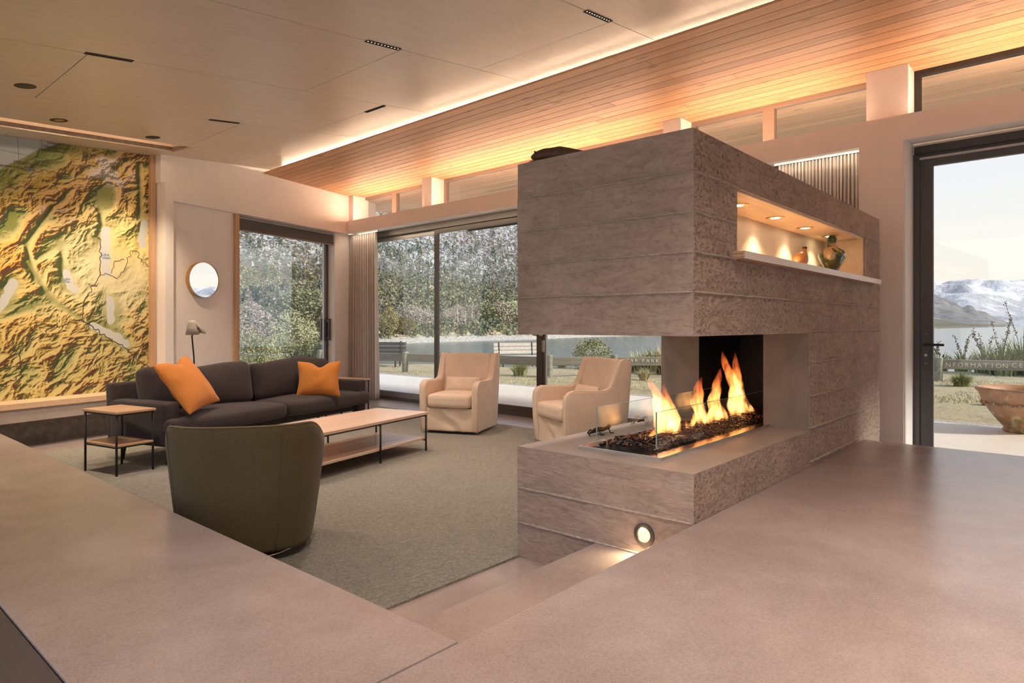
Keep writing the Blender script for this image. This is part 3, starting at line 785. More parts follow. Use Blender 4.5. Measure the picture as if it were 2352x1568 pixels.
# fins of mortar squeezed out between the boards
def fin(face, z, a0, a1, big=1.0):
    n = max(6, int((a1 - a0) / 0.022)); vs_ = []; fs_ = []
    wob = rf.uniform(0, 100)
    for i in range(n + 1):
        a = a0 + (a1 - a0) * i / n
        k = mnoise.noise(Vector((a * 9 + wob, z * 7, 0))) * 0.5 + 0.5
        k2 = mnoise.noise(Vector((a * 38 + wob, z * 3, 5))) * 0.5 + 0.5
        tp = max(0.0, min(1.0, (a - a0) / .03, (a1 - a) / .03)); out = (0.0025 + 0.016 * k * k2 * 2) * big * tp; hh = (0.0025 + 0.007 * k2) * big * (.4 + .6 * tp); zc = z + 0.003 * (k - 0.5)
        for o_, dz_ in ((-0.002, hh), (out, hh * 0.3), (out, -hh * 0.4), (-0.002, -hh)):
            vs_.append((FX0 - 0.003 - o_, a, zc + dz_) if face == 'f' else (a, FY0 - 0.003 - o_, zc + dz_))
    for i in range(n):
        for k in range(3): fs_.append((i * 4 + k, i * 4 + k + 1, i * 4 + k + 5, i * 4 + k + 4))
    MB().add(vs_, fs_).build('mortar_fin', 'ridge', fire)
for z in (0.194, 0.388): fin('f', z, FY0, FY1, 0.9)
for z in (1.44, 1.622, 1.803, 1.987): fin('f', z, FY0, FY1)
for z in (0.415, 0.629, 0.835, 1.05, 1.25): fin('s', z, 4.41, FX1 - .004, 1.0)
fin('s', 1.44, FX0, FX1 - .004); fin('s', 1.622, FX0, NX0); fin('s', 1.803, FX0, NX0); fin('s', 1.987, FX0, NX0 + .1, 1.2)
fin('s', 1.803, NX1, FX1 - .004); fin('s', 1.987, NX1, FX1 - .004); fin('s', 1.622, 6.06, FX1 - .004)
# niche lining and shelf
MB().box(NX0, NX1, FY0 + 0.012, NY, NZ1 - 0.012, NZ1 - 0.001).build('niche_ceiling', 'pale_ply', fire)
nl = MB(); nl.box(NX0, NX1, NY - 0.01, NY, NZ0, NZ1 - 0.012)
nl.box(NX0, NX0 + 0.01, FY0 + 0.012, NY, NZ0, NZ1 - 0.012)
nl.build('niche_back', 'smooth_concrete', fire)
MB().box(NX1 - 0.01, NX1, FY0 + 0.012, NY, NZ0, NZ1 - 0.012).build('niche_end', 'pale_ply', fire)
sh = empty('display_shelf'); tag(sh, 'thick laminated timber shelf board projecting from the display niche', 'shelf')
SH = 1.659
for i in range(4): MB().box(3.215, 6.055, 1.298, 1.352, 1.621 + i * 0.0095, 1.6285 + i * 0.0095 + 0.0018).build('lamination', 'pale_ply' if i % 2 else 'oak_top', sh)
MB().box(3.22, 6.05, 1.292, 1.2985, 1.621, SH).build('shelf_edge', 'oak_pale', sh)
MB().box(NX0 + 0.01, NX1 - 0.01, 1.295, NY - 0.01, SH - 0.006, SH).build('shelf_top', 'oak_pale', sh)
# small lamp builder shared by niche spots and ceiling lights
def spot_lamp(name, loc, aim, energy, angle, blend=0.6, size=0.02, color=(1.0, 0.72, 0.42), parent=None):
    l = bpy.data.lights.new(name, 'SPOT'); l.energy = energy; l.spot_size = angle; l.spot_blend = blend; l.shadow_soft_size = size; l.color = color
    o = bpy.data.objects.new(name, l); COL.objects.link(o); o.location = loc
    o.rotation_euler = Vector(aim).to_track_quat('-Z', 'Y').to_euler()
    if parent is not None: o.parent = parent
    return o
for i, x in enumerate((3.68, 4.27, 4.855, 5.435)):
    t = empty('niche_downlight', (x, 1.515, NZ1 - 0.012)); tag(t, 'small warm niche downlight ' + ('at the open front end of the shelf', 'above the wooden dish', 'above the clay bird', 'above the glazed vase')[i], 'downlight', 'downlights in the display niche')
    MB().lathe([(0.058, 0), (0.058, -0.004), (0.040, -0.006), (0.038, 0.0)], n=28).build('trim_ring', 'brass', t, smooth=False)
    MB().lathe([(0.028, -0.002), (0.028, -0.0045)], n=24).build('lens', 'led_spot', t)
    spot_lamp('lamp', (0, 0, -0.01), (0, 0.14, -1), 15.0, math.radians(105), 0.8, 0.025, (1.0, 0.74, 0.38), parent=t)
# step light in the front face
t = empty('step_light', (FX0 - 0.004, 1.604, 0.289)); tag(t, 'round bronze step light glowing in the concrete beside the steps', 'step light')
def ringT(x, y, z): return (-z, x, y)
m = MB(); n = 40
prof = [(0.055, -0.002), (0.054, 0.006), (0.036, 0.008), (0.033, 0.002), (0.033, -0.03)]
vs_ = []; fs_ = []
for r_, h in prof:
    for k in range(n): vs_.append((-h, r_ * math.cos(2 * PI * k / n), r_ * math.sin(2 * PI * k / n)))
for i in range(len(prof) - 1):
    for k in range(n): fs_.append((i * n + k, i * n + (k + 1) % n, (i + 1) * n + (k + 1) % n, (i + 1) * n + k))
m.add(vs_, fs_).build('bezel', 'bronze_frame', t, smooth=False)
vs_ = [(-0.003, 0.033 * math.cos(2 * PI * k / n), 0.033 * math.sin(2 * PI * k / n)) for k in range(n)]
emis('step_glow', (1.0, 0.62, 0.28), 1.15)
MB().add(vs_, [tuple(range(n))]).build('diffuser', 'step_glow', t)
MB().box(-0.013, -0.005, -0.010, 0.014, 0.022, 0.031).build('led', 'led_spot', t)
spot_lamp('lamp', (-0.03, 0, 0.01), (-0.75, 0.0, -1), 3.2, math.radians(150), 0.9, 0.02, parent=t)

# ------------------------------------------------------------------ burner, glass guards, coals, flames
TX0, TX1, TY0, TY1 = 2.955, 5.05, 1.615, 2.098
bu = empty('gas_burner', (0, 0, 0)); tag(bu, 'long linear gas burner tray let into the hearth', 'burner')
rim = MB(); rz = HEARTH + 0.016
rim.box(TX0 - 0.012, TX1, TY0 - 0.012, TY0, HEARTH - 0.001, rz); rim.box(TX0 - 0.012, TX1, TY1, TY1 + 0.006, HEARTH - 0.001, rz); rim.box(TX0 - 0.012, TX0, TY0, TY1, HEARTH - 0.001, rz)
rim.build('steel_rim', 'steel', bu)
fl = MB()
fl.add([(TX0, TY0, rz - 0.001), (TX1, TY0, rz - 0.001), (TX1, TY0 + 0.075, HEARTH + 0.010), (TX0 + 0.05, TY0 + 0.075, HEARTH + 0.010), (TX0 + 0.05, TY1 - 0.03, HEARTH + 0.004), (TX0, TY1, rz - 0.001), (TX1, TY1, rz - 0.001), (TX1, TY1 - 0.03, HEARTH + 0.004)],
       [(0, 1, 2, 3), (0, 3, 4, 5), (5, 4, 7, 6)])
fl.build('flange', 'firelit_steel', bu)
MB().box(TX0 + 0.01, TX1, TY0 + 0.01, TY1 - 0.005, HEARTH, HEARTH + 0.003).build('tray_base', 'black_lamp', bu)
for nm, y, x0, x1, z1 in (('glass_guard', 1.705, 3.09, 4.73, 0.832), ('glass_guard', 2.055, 3.055, 4.55, 0.835)):
    g = MB().box(x0, x1, y, y + 0.008, HEARTH + 0.004, z1).build(nm, 'guard_glass', bu)
    e_ = MB(); e_.box(x0 - 0.0012, x0, y, y + 0.008, HEARTH + 0.004, z1); e_.box(x0, x1, y, y + 0.008, z1, z1 + 0.0012); e_.box(x1, x1 + 0.0012, y, y + 0.008, HEARTH + 0.004, z1)
    e_.build('glass_edge', 'glass_edge', g)
for x in (3.10, 3.62, 4.15): MB().box(x, x + 0.03, 2.045, 2.072, HEARTH + 0.003, HEARTH + 0.03).build('glass_clip', 'steel', bu, bev=0.002)
def shard(m, c, r, rnd):
    """rough little lump"""
    n = 5; vs_ = []
    for lat in (-0.8, 0.0, 0.8):
        for k in range(n):
            a = 2 * PI * (k + 0.3 * lat) / n; rr = r * math.cos(lat * 0.9) * rnd.uniform(0.65, 1.2)
            vs_.append((c[0] + rr * math.cos(a), c[1] + rr * math.sin(a), c[2] + r * lat * 0.75 * rnd.uniform(0.7, 1.1)))
    fs_ = []
    for i in range(2):
        for k in range(n): fs_.append((i * n + k, i * n + (k + 1) % n, (i + 1) * n + (k + 1) % n, (i + 1) * n + k))
    fs_ += [tuple(range(n))[::-1], tuple(range(2 * n, 3 * n))]
    m.add(vs_, fs_)
rc_ = random.Random(5)
cm = MB(); em_ = MB()
for i in range(900):
    x = rc_.uniform(TX0 + 0.09, TX1 - 0.05); y = rc_.uniform(TY0 + 0.092, TY1 - 0.05)
    hump = 0.028 * (1 - ((y - 1.87) / 0.22) ** 2)
    shard(cm if rc_.random() < (0.75 if y < 1.74 or y > 2.0 or x < 3.25 else 0.35) else em_, (x, y, HEARTH + 0.008 + hump * rc_.uniform(0.6, 1.1)), rc_.uniform(0.007, 0.015), rc_)
tag(cm.build('coal_bed', 'coal', bu), kind='stuff')
tag(em_.build('ember_bed', 'ember_mix', bu), kind='stuff')
tw = MB()
for i in range(240):
    x = rc_.uniform(3.2, 4.9); y = rc_.uniform(1.73, 2.02); a = rc_.uniform(-0.7, 0.7); L = rc_.uniform(0.05, 0.16)
    hump = HEARTH + 0.014 + 0.03 * (1 - ((y - 1.87) / 0.22) ** 2)
    tw.tube([(x - L / 2 * math.cos(a), y - L / 2 * math.sin(a), hump + rc_.uniform(-.004, .012)), (x, y, hump + rc_.uniform(0.002, .016)), (x + L / 2 * math.cos(a), y + L / 2 * math.sin(a), hump + rc_.uniform(-.004, .012))], rc_.uniform(0.0018, 0.004), 5)
tag(tw.build('twig_bed', 'ember_mix', bu), kind='stuff')
for i in range(12):
    x = 3.12 + 0.085 * i + rc_.uniform(-.02, .02); m = MB(); shard(m, (0, 0, 0), rc_.uniform(0.016, 0.024), rc_)
    o = m.build('lava_rock', 'coal', bu); o.location = (x, 2.025 + rc_.uniform(-.015, .015), HEARTH + 0.024)
for x, y, r_ in ((3.36, 1.80, 0.055), (3.47, 1.77, 0.05), (3.43, 1.86, 0.045)):
    m = MB(); shard(m, (0, 0, 0), r_, rc_); o = m.build('quartz_stone', 'shore_stone' if False else 'ridge', bu); o.location = (x, y, HEARTH + 0.03); o.scale = (1, 1, 0.55)

def tongue(base, pts, parent, nm='flame_tongue'):
    """pts: (px shift along X, height, half width, half depth)"""
    m = MB(); n = 14; rings = []
    # resample smoothly
    P = np.array(pts, float); t = np.linspace(0, 1, len(P)); tt = np.linspace(0, 1, 22)
    R = np.stack([np.interp(tt, t, P[:, k]) for k in range(4)], 1)
    K = np.array([0.25, 0.5, 0.25])
    for k in range(4):
        q = R[:, k].copy(); R[1:-1, k] = np.convolve(q, K, 'valid')
    vs_ = []; fs_ = []
    for (dx, h, w, dp) in R:
        for k in range(n):
            a = 2 * PI * k / n; nw = 1 + .38 * mnoise.noise(Vector((h * 17 + len(pts) * 3 + pts[0][0] * 50, math.cos(a) * 1.4, math.sin(a) * 1.4))); nw = max(.35, nw)
            vs_.append((base[0] + dx + w * nw * math.cos(a), base[1] + dp * nw * math.sin(a) - dx * 0.15, base[2] + h))
    for i in range(len(R) - 1):
        for k in range(n): fs_.append((i * n + k, i * n + (k + 1) % n, (i + 1) * n + (k + 1) % n, (i + 1) * n + k))
    fs_ += [tuple(range(n))[::-1], tuple(range((len(R) - 1) * n, len(R) * n))]
    return m.add(vs_, fs_).build(nm, 'flame', parent)
FZ = HEARTH + 0.035
# each flame: photo x of its foot, then tongues
flames = [
    ('tall flame leaning over the front of the burner, its tip curling', 1530, [
        [(-.05, 0, .035, .03), (-.02, .06, .075, .05), (-.03, .14, .075, .05), (-.07, .22, .045, .035), (-.13, .30, .022, .02), (-.17, .355, .004, .004)],
        [(.04, 0, .03, .03), (.07, .06, .05, .04), (.05, .13, .055, .04), (.0, .20, .035, .03), (-.02, .27, .014, .014), (-.03, .31, .003, .003)],
        [(.10, -.01, .02, .02), (.09, .05, .03, .03), (.07, .12, .025, .03), (.06, .18, .004, .004)],
        [(-.16, -.01, .02, .02), (-.11, .02, .03, .02), (-.06, .05, .03, .02), (-.03, .08, .004, .004)]]),
    ('small low flame beside the tall front flame', 1585, [
        [(.0, 0, .018, .018), (.03, .03, .03, .02), (.06, .08, .026, .018), (.09, .13, .014, .012), (.10, .17, .003, .003)],
        [(-.03, .0, .012, .012), (-.03, .03, .015, .012), (-.05, .07, .003, .003)]]),
    ('forked flame in the middle of the burner, leaning sideways', 1612, [
        [(.0, 0, .03, .025), (-.02, .07, .05, .035), (-.05, .15, .06, .035), (-.04, .22, .045, .03), (-.03, .27, .02, .02), (.0, .31, .003, .003)],
        [(.05, .0, .02, .02), (.03, .06, .03, .03), (-.01, .12, .02, .02), (-.02, .16, .003, .003)]]),
    ('broad flame in the middle of the burner with a thin straight tip', 1640, [
        [(.0, 0, .06, .03), (.01, .06, .085, .04), (.0, .13, .065, .035), (.02, .21, .05, .03), (.05, .29, .03, .02), (.08, .36, .003, .003)],
        [(.13, 0, .03, .02), (.11, .05, .035, .025), (.06, .11, .02, .02), (.04, .15, .003, .003)]]),
    ('tallest flame at the dark end of the firebox', 1690, [
        [(.0, 0, .06, .03), (-.02, .06, .09, .04), (.0, .15, .075, .04), (-.02, .24, .065, .035), (-.10, .33, .045, .03), (-.15, .41, .02, .02), (-.17, .46, .003, .003)],
        [(.10, 0, .04, .03), (.09, .07, .055, .03), (.05, .16, .05, .03), (.02, .27, .045, .03), (.0, .37, .03, .02), (-.01, .45, .003, .003)],
        [(.22, .0, .03, .02), (.19, .04, .035, .02), (.14, .10, .012, .012), (.13, .14, .003, .003)]]),
]
for lab, px, tg in flames:
    p = onY(px, 980, 1.865)
    fo = empty('flame', (float(p[0]), 1.865, FZ)); tag(fo, lab, 'flame', 'flames on the gas burner')
    for g in tg: tongue((0, 0, 0), g, fo)

# ------------------------------------------------------------------ ornaments
# carved eel on the top edge of the block
eel = empty('carved_eel', (2.835, 2.33, 2.185)); tag(eel, 'dark carved wooden eel lying on top of the concrete fireplace', 'carving')
pts = [(-.004, .012, .046, .006, .012), (0, .004, .046, .014, .022), (.0, -.02, .046, .022, .034), (.003, -.045, .046, .027, .042), (.006, -.08, .047, .030, .047), (.012, -.12, .044, .030, .046), (.02, -.17, .045, .029, .046),
       (.035, -.22, .036, .026, .038), (.055, -.27, .026, .020, .028), (.08, -.32, .016, .014, .018), (.11, -.37, .008, .008, .009), (.13, -.40, .004, .002, .004)]
m = MB(); n = 16; vs_ = []; fs_ = []
for (x, y, z, rx, rz_) in pts:
    for k in range(n):
        a = 2 * PI * k / n; vs_.append((x + rx * math.cos(a), y, z * .80 + rz_ * .78 * math.sin(a) * (1.0 if math.sin(a) > 0 else 0.9)))
for i in range(len(pts) - 1):
    for k in range(n): fs_.append((i * n + k, i * n + (k + 1) % n, (i + 1) * n + (k + 1) % n, (i + 1) * n + k))
fs_ += [tuple(range(n))[::-1], tuple(range((len(pts) - 1) * n, len(pts) * n))]
m.add(vs_, fs_).build('body', 'carved_wood', eel, smooth=True)
m = MB()
m.tube([(-.006, .018, .016), (-.006, .002, .010), (-.010, -.03, .008), (-.012, -.06, .008)], [.003, .008, .010, .007], 10); m.build('lower_jaw', 'carved_wood', eel, smooth=True)
m = MB(); shard(m, (-.026, -.03, .056), .007, rc_); m.build('eye', 'coal', eel)
# glazed vase with a knob top
vx, vy = float(onY(1911, 620, 1.49)[0]), 1.49
vz = (SH)
va = empty('glazed_vase', (vx, vy, vz)); tag(va, 'bulbous green and gold glazed ceramic vase with a rounded knob top', 'vase')
vs_pr = [(.001, 0), (.058, 0), (.060, .012), (.056, .035), (.058, .06), (.075, .09), (.100, .125), (.118, .16), (.120, .185), (.108, .212), (.078, .232), (.055, .245), (.048, .26), (.045, .29), (.043, .315), (.036, .335), (.022, .348), (.001, .352)]
MB().lathe(vs_pr, n=40, T=lambda x, y, z: (x * (0.95 + 0.05 * math.sin(z * 30)), y * 0.82, z * .90)).build('body', 'glaze', va, smooth=True)
MB().lathe([(.001, 0), (.05, 0), (.05, .006), (.001, .006)], n=24, T=lambda x, y, z: (x, y * .8, z)).build('foot', 'dish_wood', va)
# clay bird
bx = float(onY(1838, 612, 1.45)[0])
bi = empty('clay_bird', (bx, 1.45, SH)); tag(bi, 'terracotta bird figurine with raised neck on the niche shelf', 'figurine')
m = MB(); m.tube([(-.085, .0, .030), (-.065, .0, .040), (-.03, .0, .055), (.01, .0, .066), (.045, .0, .086), (.07, .0, .112), (.082, .0, .138)], [.006, .022, .044, .050, .038, .022, .015], 14)
m.build('body', 'clay', bi, smooth=True)
MB().tube([(.078, 0, .133), (.088, 0, .146), (.102, 0, .150), (.116, 0, .146)], [.014, .016, .013, .003], 10).build('head', 'dish_wood', bi, smooth=True)
MB().lathe([(.001, 0), (.03, 0), (.026, .012), (.001, .03)], n=16).build('foot', 'clay', bi)
# dark dish with a serrated rim
dx_ = float(onY(1795, 603, 1.40)[0])
di = empty('wooden_dish', (dx_, 1.42, SH)); tag(di, 'long shallow dark wooden dish lying on the niche shelf', 'dish')
prof_ = [(-.19, .004, .004), (-.14, .025, .012), (-.07, .042, .014), (.0, .050, .015), (.07, .045, .014), (.13, .028, .012), (.18, .004, .006)]
top = [(x, w, h) for x, w, h in prof_] ; vs_ = []
for x, w, h in prof_: vs_ += [(x, -w, h + .002), (x, w, h + .002), (x, w * .7, .001), (x, -w * .7, .001)]
fs_ = []
for i in range(len(prof_) - 1):
    for k in range(4): fs_.append((i * 4 + k, i * 4 + (k + 1) % 4, (i + 1) * 4 + (k + 1) % 4, (i + 1) * 4 + k))
fs_ += [(0, 1, 2, 3), tuple(range(len(vs_) - 4, len(vs_)))[::-1]]
MB().add(vs_, fs_).build('bowl', 'dish_wood', di)
for k in range(5): MB().box(.05 + k * .024, .064 + k * .024, -.047 + k * .004, -.033 + k * .004, .014, .021).build('notch', 'dish_wood', di)
# lizard and wire insect on the hearth
lz = empty('lizard_figurine', (3.40, 2.30, HEARTH)); tag(lz, 'small dark metal lizard figurine crawling on the hearth', 'figurine')
m = MB(); m.tube([(-.10, -.03, .006), (-.075, .0, .012), (-.04, -.005, .022), (0, 0, .026), (.045, .004, .026), (.08, .0, .022), (.11, -.006, .026), (.135, -.01, .036), (.15, -.012, .034)], [.003, .005, .011, .016, .017, .014, .011, .013, .004], 10)
m.build('body', 'verdigris', lz, smooth=True)
for sx, sy in ((-.02, 1), (-.02, -1), (.085, 1), (.085, -1)):
    MB().tube([(sx, .010 * sy, .022), (sx + .012, .034 * sy, .026), (sx + .004, .050 * sy, .004), (sx + .022, .062 * sy, .003)], [.006, .005, .004, .003], 8).build('leg', 'verdigris', lz, smooth=True)
ws = empty('wire_insect', (3.90, 2.28, HEARTH)); tag(ws, 'spindly wire insect figurine with long feelers on the hearth', 'figurine')
MB().tube([(-.03, 0, .028), (.0, 0, .032), (.04, 0, .030), (.06, 0, .022)], [.004, .008, .007, .002], 8).build('body', 'wire', ws, smooth=True)
for sx in (-.015, .01, .03):
    for sy in (1, -1):
        MB().tube([(sx, 0, .03), (sx + .005, .03 * sy, .062), (sx - .008, .06 * sy, .002)], .0016, 6).build('leg', 'wire', ws)
for sy in (1, -1): MB().tube([(-.03, 0, .03), (-.10, .03 * sy, .05), (-.19, .05 * sy, .03)], .001, 6).build('feeler', 'wire', ws)
# ------------------------------------------------------------------ printed relief map
def vnoise(x, y, seed):
    rg = np.random.RandomState(seed); T = rg.rand(256, 256)
    xi = np.floor(x).astype(int); yi = np.floor(y).astype(int); fx = x - xi; fy = y - yi
    fx = fx * fx * fx * (fx * (fx * 6 - 15) + 10); fy = fy * fy * fy * (fy * (fy * 6 - 15) + 10)
    a = T[xi % 256, yi % 256]; b = T[(xi + 1) % 256, yi % 256]; c = T[xi % 256, (yi + 1) % 256]; d = T[(xi + 1) % 256, (yi + 1) % 256]
    return (a * (1 - fx) + b * fx) * (1 - fy) + (c * (1 - fx) + d * fx) * fy
def build_map():
    s0, s1, z0, z1 = -6.35, -3.668, 0.486, 3.62
    nx, nz = 400, 480
    S, Tq = np.meshgrid(np.linspace(s0, s1, nx), np.linspace(0, 1, nz), indexing='ij')
    topz = lambda s: PLYZ(E(s, 0.196, 0)[0]) - 0.004
    ZT = PLY_A + PLY_K * (C0[0] + EV[0] * S + NV[0] * 0.196) - 0.004
    Z = z0 + (ZT - z0) * Tq
    # ranges run from lower left to upper right; warp the field so that spurs branch off
    u = S * 0.86 + Z * 0.50; v = -S * 0.50 + Z * 0.86
    wx = vnoise(u * 3.2 + 9, v * 3.2, 1) - .5 + .5 * (vnoise(u * 8 + 3, v * 8, 21) - .5); wy = vnoise(u * 3.2, v * 3.2 + 5, 2) - .5 + .5 * (vnoise(u * 8, v * 8 + 7, 22) - .5)
    u2 = u + 0.26 * wx; v2 = v + 0.26 * wy
    u2 = u + .10 * wx; v2 = v + .10 * wy
    def rmf(sx, sy, seed, octs):
        f_ = mnoise.ridged_multi_fractal
        return np.array([f_(Vector((a * sx, b * sy, seed)), .85, 2.15, octs, 1.0, 2.0) for a, b in zip(u2.ravel().tolist(), v2.ravel().tolist())]).reshape(u.shape)
    h = rmf(2.3, 3.6, 3.7, 6); lo_, hi_ = np.percentile(h, 3), np.percentile(h, 98); h = np.clip((h - lo_) / (hi_ - lo_), 0, 1.15) * .72
    def gz(cs, cz, rs, rz): return np.exp(-(((S - cs) / rs) ** 2 + ((Z - cz) / rz) ** 2))
    P = lambda x, y: onE(x, y, 0.2)
    pl = P(235, 600); plain_ = np.clip(1.15 * gz(pl[0] + .15, pl[1] - .05, .62, .50), 0, .93)
    h = h * (1 - plain_)
    lake = np.zeros_like(h)
    def seg(px, w):
        nonlocal lake, h
        q = [P(*p) for p in px]
        for (a, b), (c, d) in zip(q[:-1], q[1:]):
            L2 = (c - a) ** 2 + (d - b) ** 2 + 1e-9
            t = np.clip(((S - a) * (c - a) + (Z - b) * (d - b)) / L2, 0, 1)
            wob = 1 + 0.5 * (vnoise(S * 16, Z * 16, 9) - .5)
            D = np.hypot(S - a - t * (c - a), Z - b - t * (d - b)) / (w * wob)
            lake = np.maximum(lake, np.clip((1.15 - D) * 6, 0, 1)); h = h * (1 - np.exp(-(D / 2.2) ** 2))
    seg([(243, 530), (239, 585), (244, 625)], .055); seg([(152, 628), (160, 655), (172, 664)], .045)
    seg([(252, 690), (255, 735)], .045); seg([(212, 748), (240, 762), (275, 775)], .04)
    seg([(331, 512), (326, 560)], .05); seg([(-30, 735), (8, 690), (30, 650)], .045); seg([(268, 780), (288, 790)], .05)
    # valleys
    for px, w in (([(228, 470), (238, 530)], .03), ([(90, 590), (140, 560), (150, 640)], .03), ([(80, 640), (60, 560), (120, 480)], .02), ([(320, 380), (322, 500)], .03), ([(190, 735), (120, 690), (60, 600)], .03)):
        q = [P(*p) for p in px]
        for (a, b), (c, d) in zip(q[:-1], q[1:]):
            t = np.clip(((S - a) * (c - a) + (Z - b) * (d - b)) / ((c - a) ** 2 + (d - b) ** 2), 0, 1)
            D = np.hypot(S - a - t * (c - a), Z - b - t * (d - b)); h = h * (1 - .9 * np.exp(-(D / w / 1.5) ** 2))
    # coast: sea in the upper corner
    ca, cb_ = P(-10, 398), P(168, 312)
    nrm = np.array([-(cb_[1] - ca[1]), cb_[0] - ca[0]]); nrm /= np.hypot(*nrm)
    cd = (S - ca[0]) * nrm[0] + (Z - ca[1]) * nrm[1] + 0.10 * (vnoise(S * 5, Z * 5, 12) - .5)
    sea = np.clip(cd * 60, 0, 1); inland = np.clip(-cd / 0.35, 0, 1)
    h = h * (0.25 + 0.75 * inland)
    gs, gzz = np.gradient(h, S[1, 0] - S[0, 0], (z1 - z0) / nz * .93)
    shade = np.clip(0.5 + 0.11 * (-gs * 0.75 + gzz * 0.66) * -1, 0, 1)   # printed hill shading, lit from the upper left
    green = np.array([.20, .24, .13]); olive = np.array([.34, .36, .20]); yel = np.array([.74, .58, .28]); ora = np.array([.76, .44, .15]); cream = np.array([.72, .67, .46]); brown = np.array([.30, .19, .11]); snow = np.array([.80, .74, .69]); grey = np.array([.33, .33, .31])
    def lerp(a, b, t): return a + (b - a) * t[..., None]
    hm = np.clip(h / 0.75, 0, 1)
    south = np.clip((1.95 - Z) / 1.2, 0, 1); coastal = 1 - np.clip(-cd / 0.75, 0, 1)
    base = lerp(np.broadcast_to(olive, S.shape + (3,)), yel, np.clip(hm * 2.2, 0, 1)); base = lerp(base, ora, np.clip(hm * 2 - .75, 0, 1) * (1 - .6 * south))
    base = lerp(base, green, np.clip(coastal * .85 * (1 - plain_), 0, 1)); base = lerp(base, np.array([.42, .42, .235]), south * .75)
    base = lerp(base, cream, np.clip(plain_ * 1.2, 0, 1)); base = lerp(base, np.array([.82, .66, .30]), np.clip(gz(P(300, 560)[0], P(300, 560)[1], .30, .28), 0, 1) * .8)
    dark = lerp(np.broadcast_to(np.array([.14, .17, .10]), S.shape + (3,)), np.array([.22, .13, .07]), np.clip(hm * 1.5 - .4, 0, 1) * .8)
    col = lerp(base, dark, np.clip((0.5 - shade) * 3.2, 0, .92)); col = lerp(col, np.minimum(base * 1.25 + .06, .95), np.clip((shade - .5) * 2.0, 0, .7))
    sn = np.clip((hm - .62) * 5, 0, 1) * np.clip(gz(P(258, 400)[0], P(258, 400)[1], .42, .30) + .7 * gz(P(150, 500)[0], P(150, 500)[1], .5, .35) - .25, 0, 1) * 1.6
    sn = np.clip(sn + np.clip((vnoise(S * 9, Z * 9, 14) - .42) * 5, 0, 1) * np.clip(gz(P(250, 395)[0], P(250, 395)[1], .26, .17) * 1.5 - .3, 0, 1), 0, 1)
    col = lerp(col, np.where((shade < .47)[..., None], grey, snow), sn)
    col = lerp(col, np.array([.62, .64, .62]), lake); col = lerp(col, np.array([.43, .49, .50]), sea)
    col = np.clip((col - .40) * 1.22 + .33, .03, .85)
    pts = [E(float(a), 0.196, float(b)) for a, b in zip(S.ravel(), Z.ravel())]
    idx = np.arange(nx * nz).reshape(nx, nz)
    F = np.stack([idx[:-1, :-1], idx[1:, :-1], idx[1:, 1:], idx[:-1, 1:]], -1).reshape(-1, 4)
    me = bpy.data.meshes.new('printed_sheet'); me.from_pydata(pts, [], F.tolist()); me.update()
    at = me.attributes.new('ink', 'FLOAT_COLOR', 'POINT')
    at.data.foreach_set('color', np.concatenate([col.reshape(-1, 3), np.ones((nx * nz, 1))], 1).astype(np.float32).ravel())
    root = empty('relief_map'); tag(root, 'wall-sized printed relief map of mountains and lakes above the timber bench', 'map')
    link('printed_sheet', me, 'map_print', root)
    MB().prism([(s0, z0), (s1, z0), (s1, topz(s1)), (s0, topz(s0))], 0.197, 0.21, lambda a, b, h: E(a, h, b)).build('backing_board', 'wall_paint', root)
    # printed roads
    def road(px, w, mat, seed, amp=0.05):
        q = [P(*p) for p in px]; rg = random.Random(seed); pts_ = []
        for (a, b), (c, d) in zip(q[:-1], q[1:]):
            L = math.hypot(c - a, d - b); n = max(2, int(L / 0.022))
            for i in range(n):
                t = i / n; k = amp * (mnoise.noise(Vector((a * 7 + c * 11 + t * L * 22, seed, 0)))) * math.sin(PI * t)
                pts_.append((a + (c - a) * t - (d - b) / L * k, b + (d - b) * t + (c - a) / L * k))
        pts_.append(q[-1]); vs_ = []; fs_ = []
        for i, (a, b) in enumerate(pts_):
            i0, i1 = max(0, i - 1), min(len(pts_) - 1, i + 1); dx, dz_ = pts_[i1][0] - pts_[i0][0], pts_[i1][1] - pts_[i0][1]; L = math.hypot(dx, dz_) + 1e-9
            vs_ += [E(a - dz_ / L * w, 0.1945, b + dx / L * w), E(a + dz_ / L * w, 0.1945, b - dx / L * w)]
        for i in range(len(pts_) - 1): fs_.append((2 * i, 2 * i + 1, 2 * i + 3, 2 * i + 2))
        MB().add(vs_, fs_).build('printed_road', mat, root)
    R = [([(-8, 450), (15, 430), (40, 433), (66, 418), (70, 400), (100, 390), (138, 400), (157, 375), (183, 382), (225, 352), (246, 348)], 0.0048, 'ink_red'),
         ([(203, 468), (222, 480), (226, 500), (222, 525), (230, 560), (229, 632), (193, 690), (188, 733), (140, 748), (125, 745), (85, 775), (45, 800), (48, 860), (15, 880), (0, 893)], 0.0045, 'ink_dark'),
         ([(229, 632), (250, 630), (268, 640), (285, 620), (300, 575), (315, 577), (325, 600), (342, 612)], 0.004, 'ink_red'),
         ([(188, 737), (205, 745), (245, 775), (290, 800), (330, 838), (340, 842)], 0.0048, 'ink_dark'),
         ([(255, 628), (262, 600), (285, 596)], .004, 'ink_red'), ([(290, 805), (318, 795), (340, 790)], .004, 'ink_dark')]
    for i, (px, w, mt) in enumerate(R): road(px, w, mt, i + 1)
    # graticule
    for px in ([(40, 305), (43, 400)], [(95, 315), (95, 390)], [(0, 344), (110, 367)]):
        road(px, .0016, 'ink_dark', 90, 0.0)
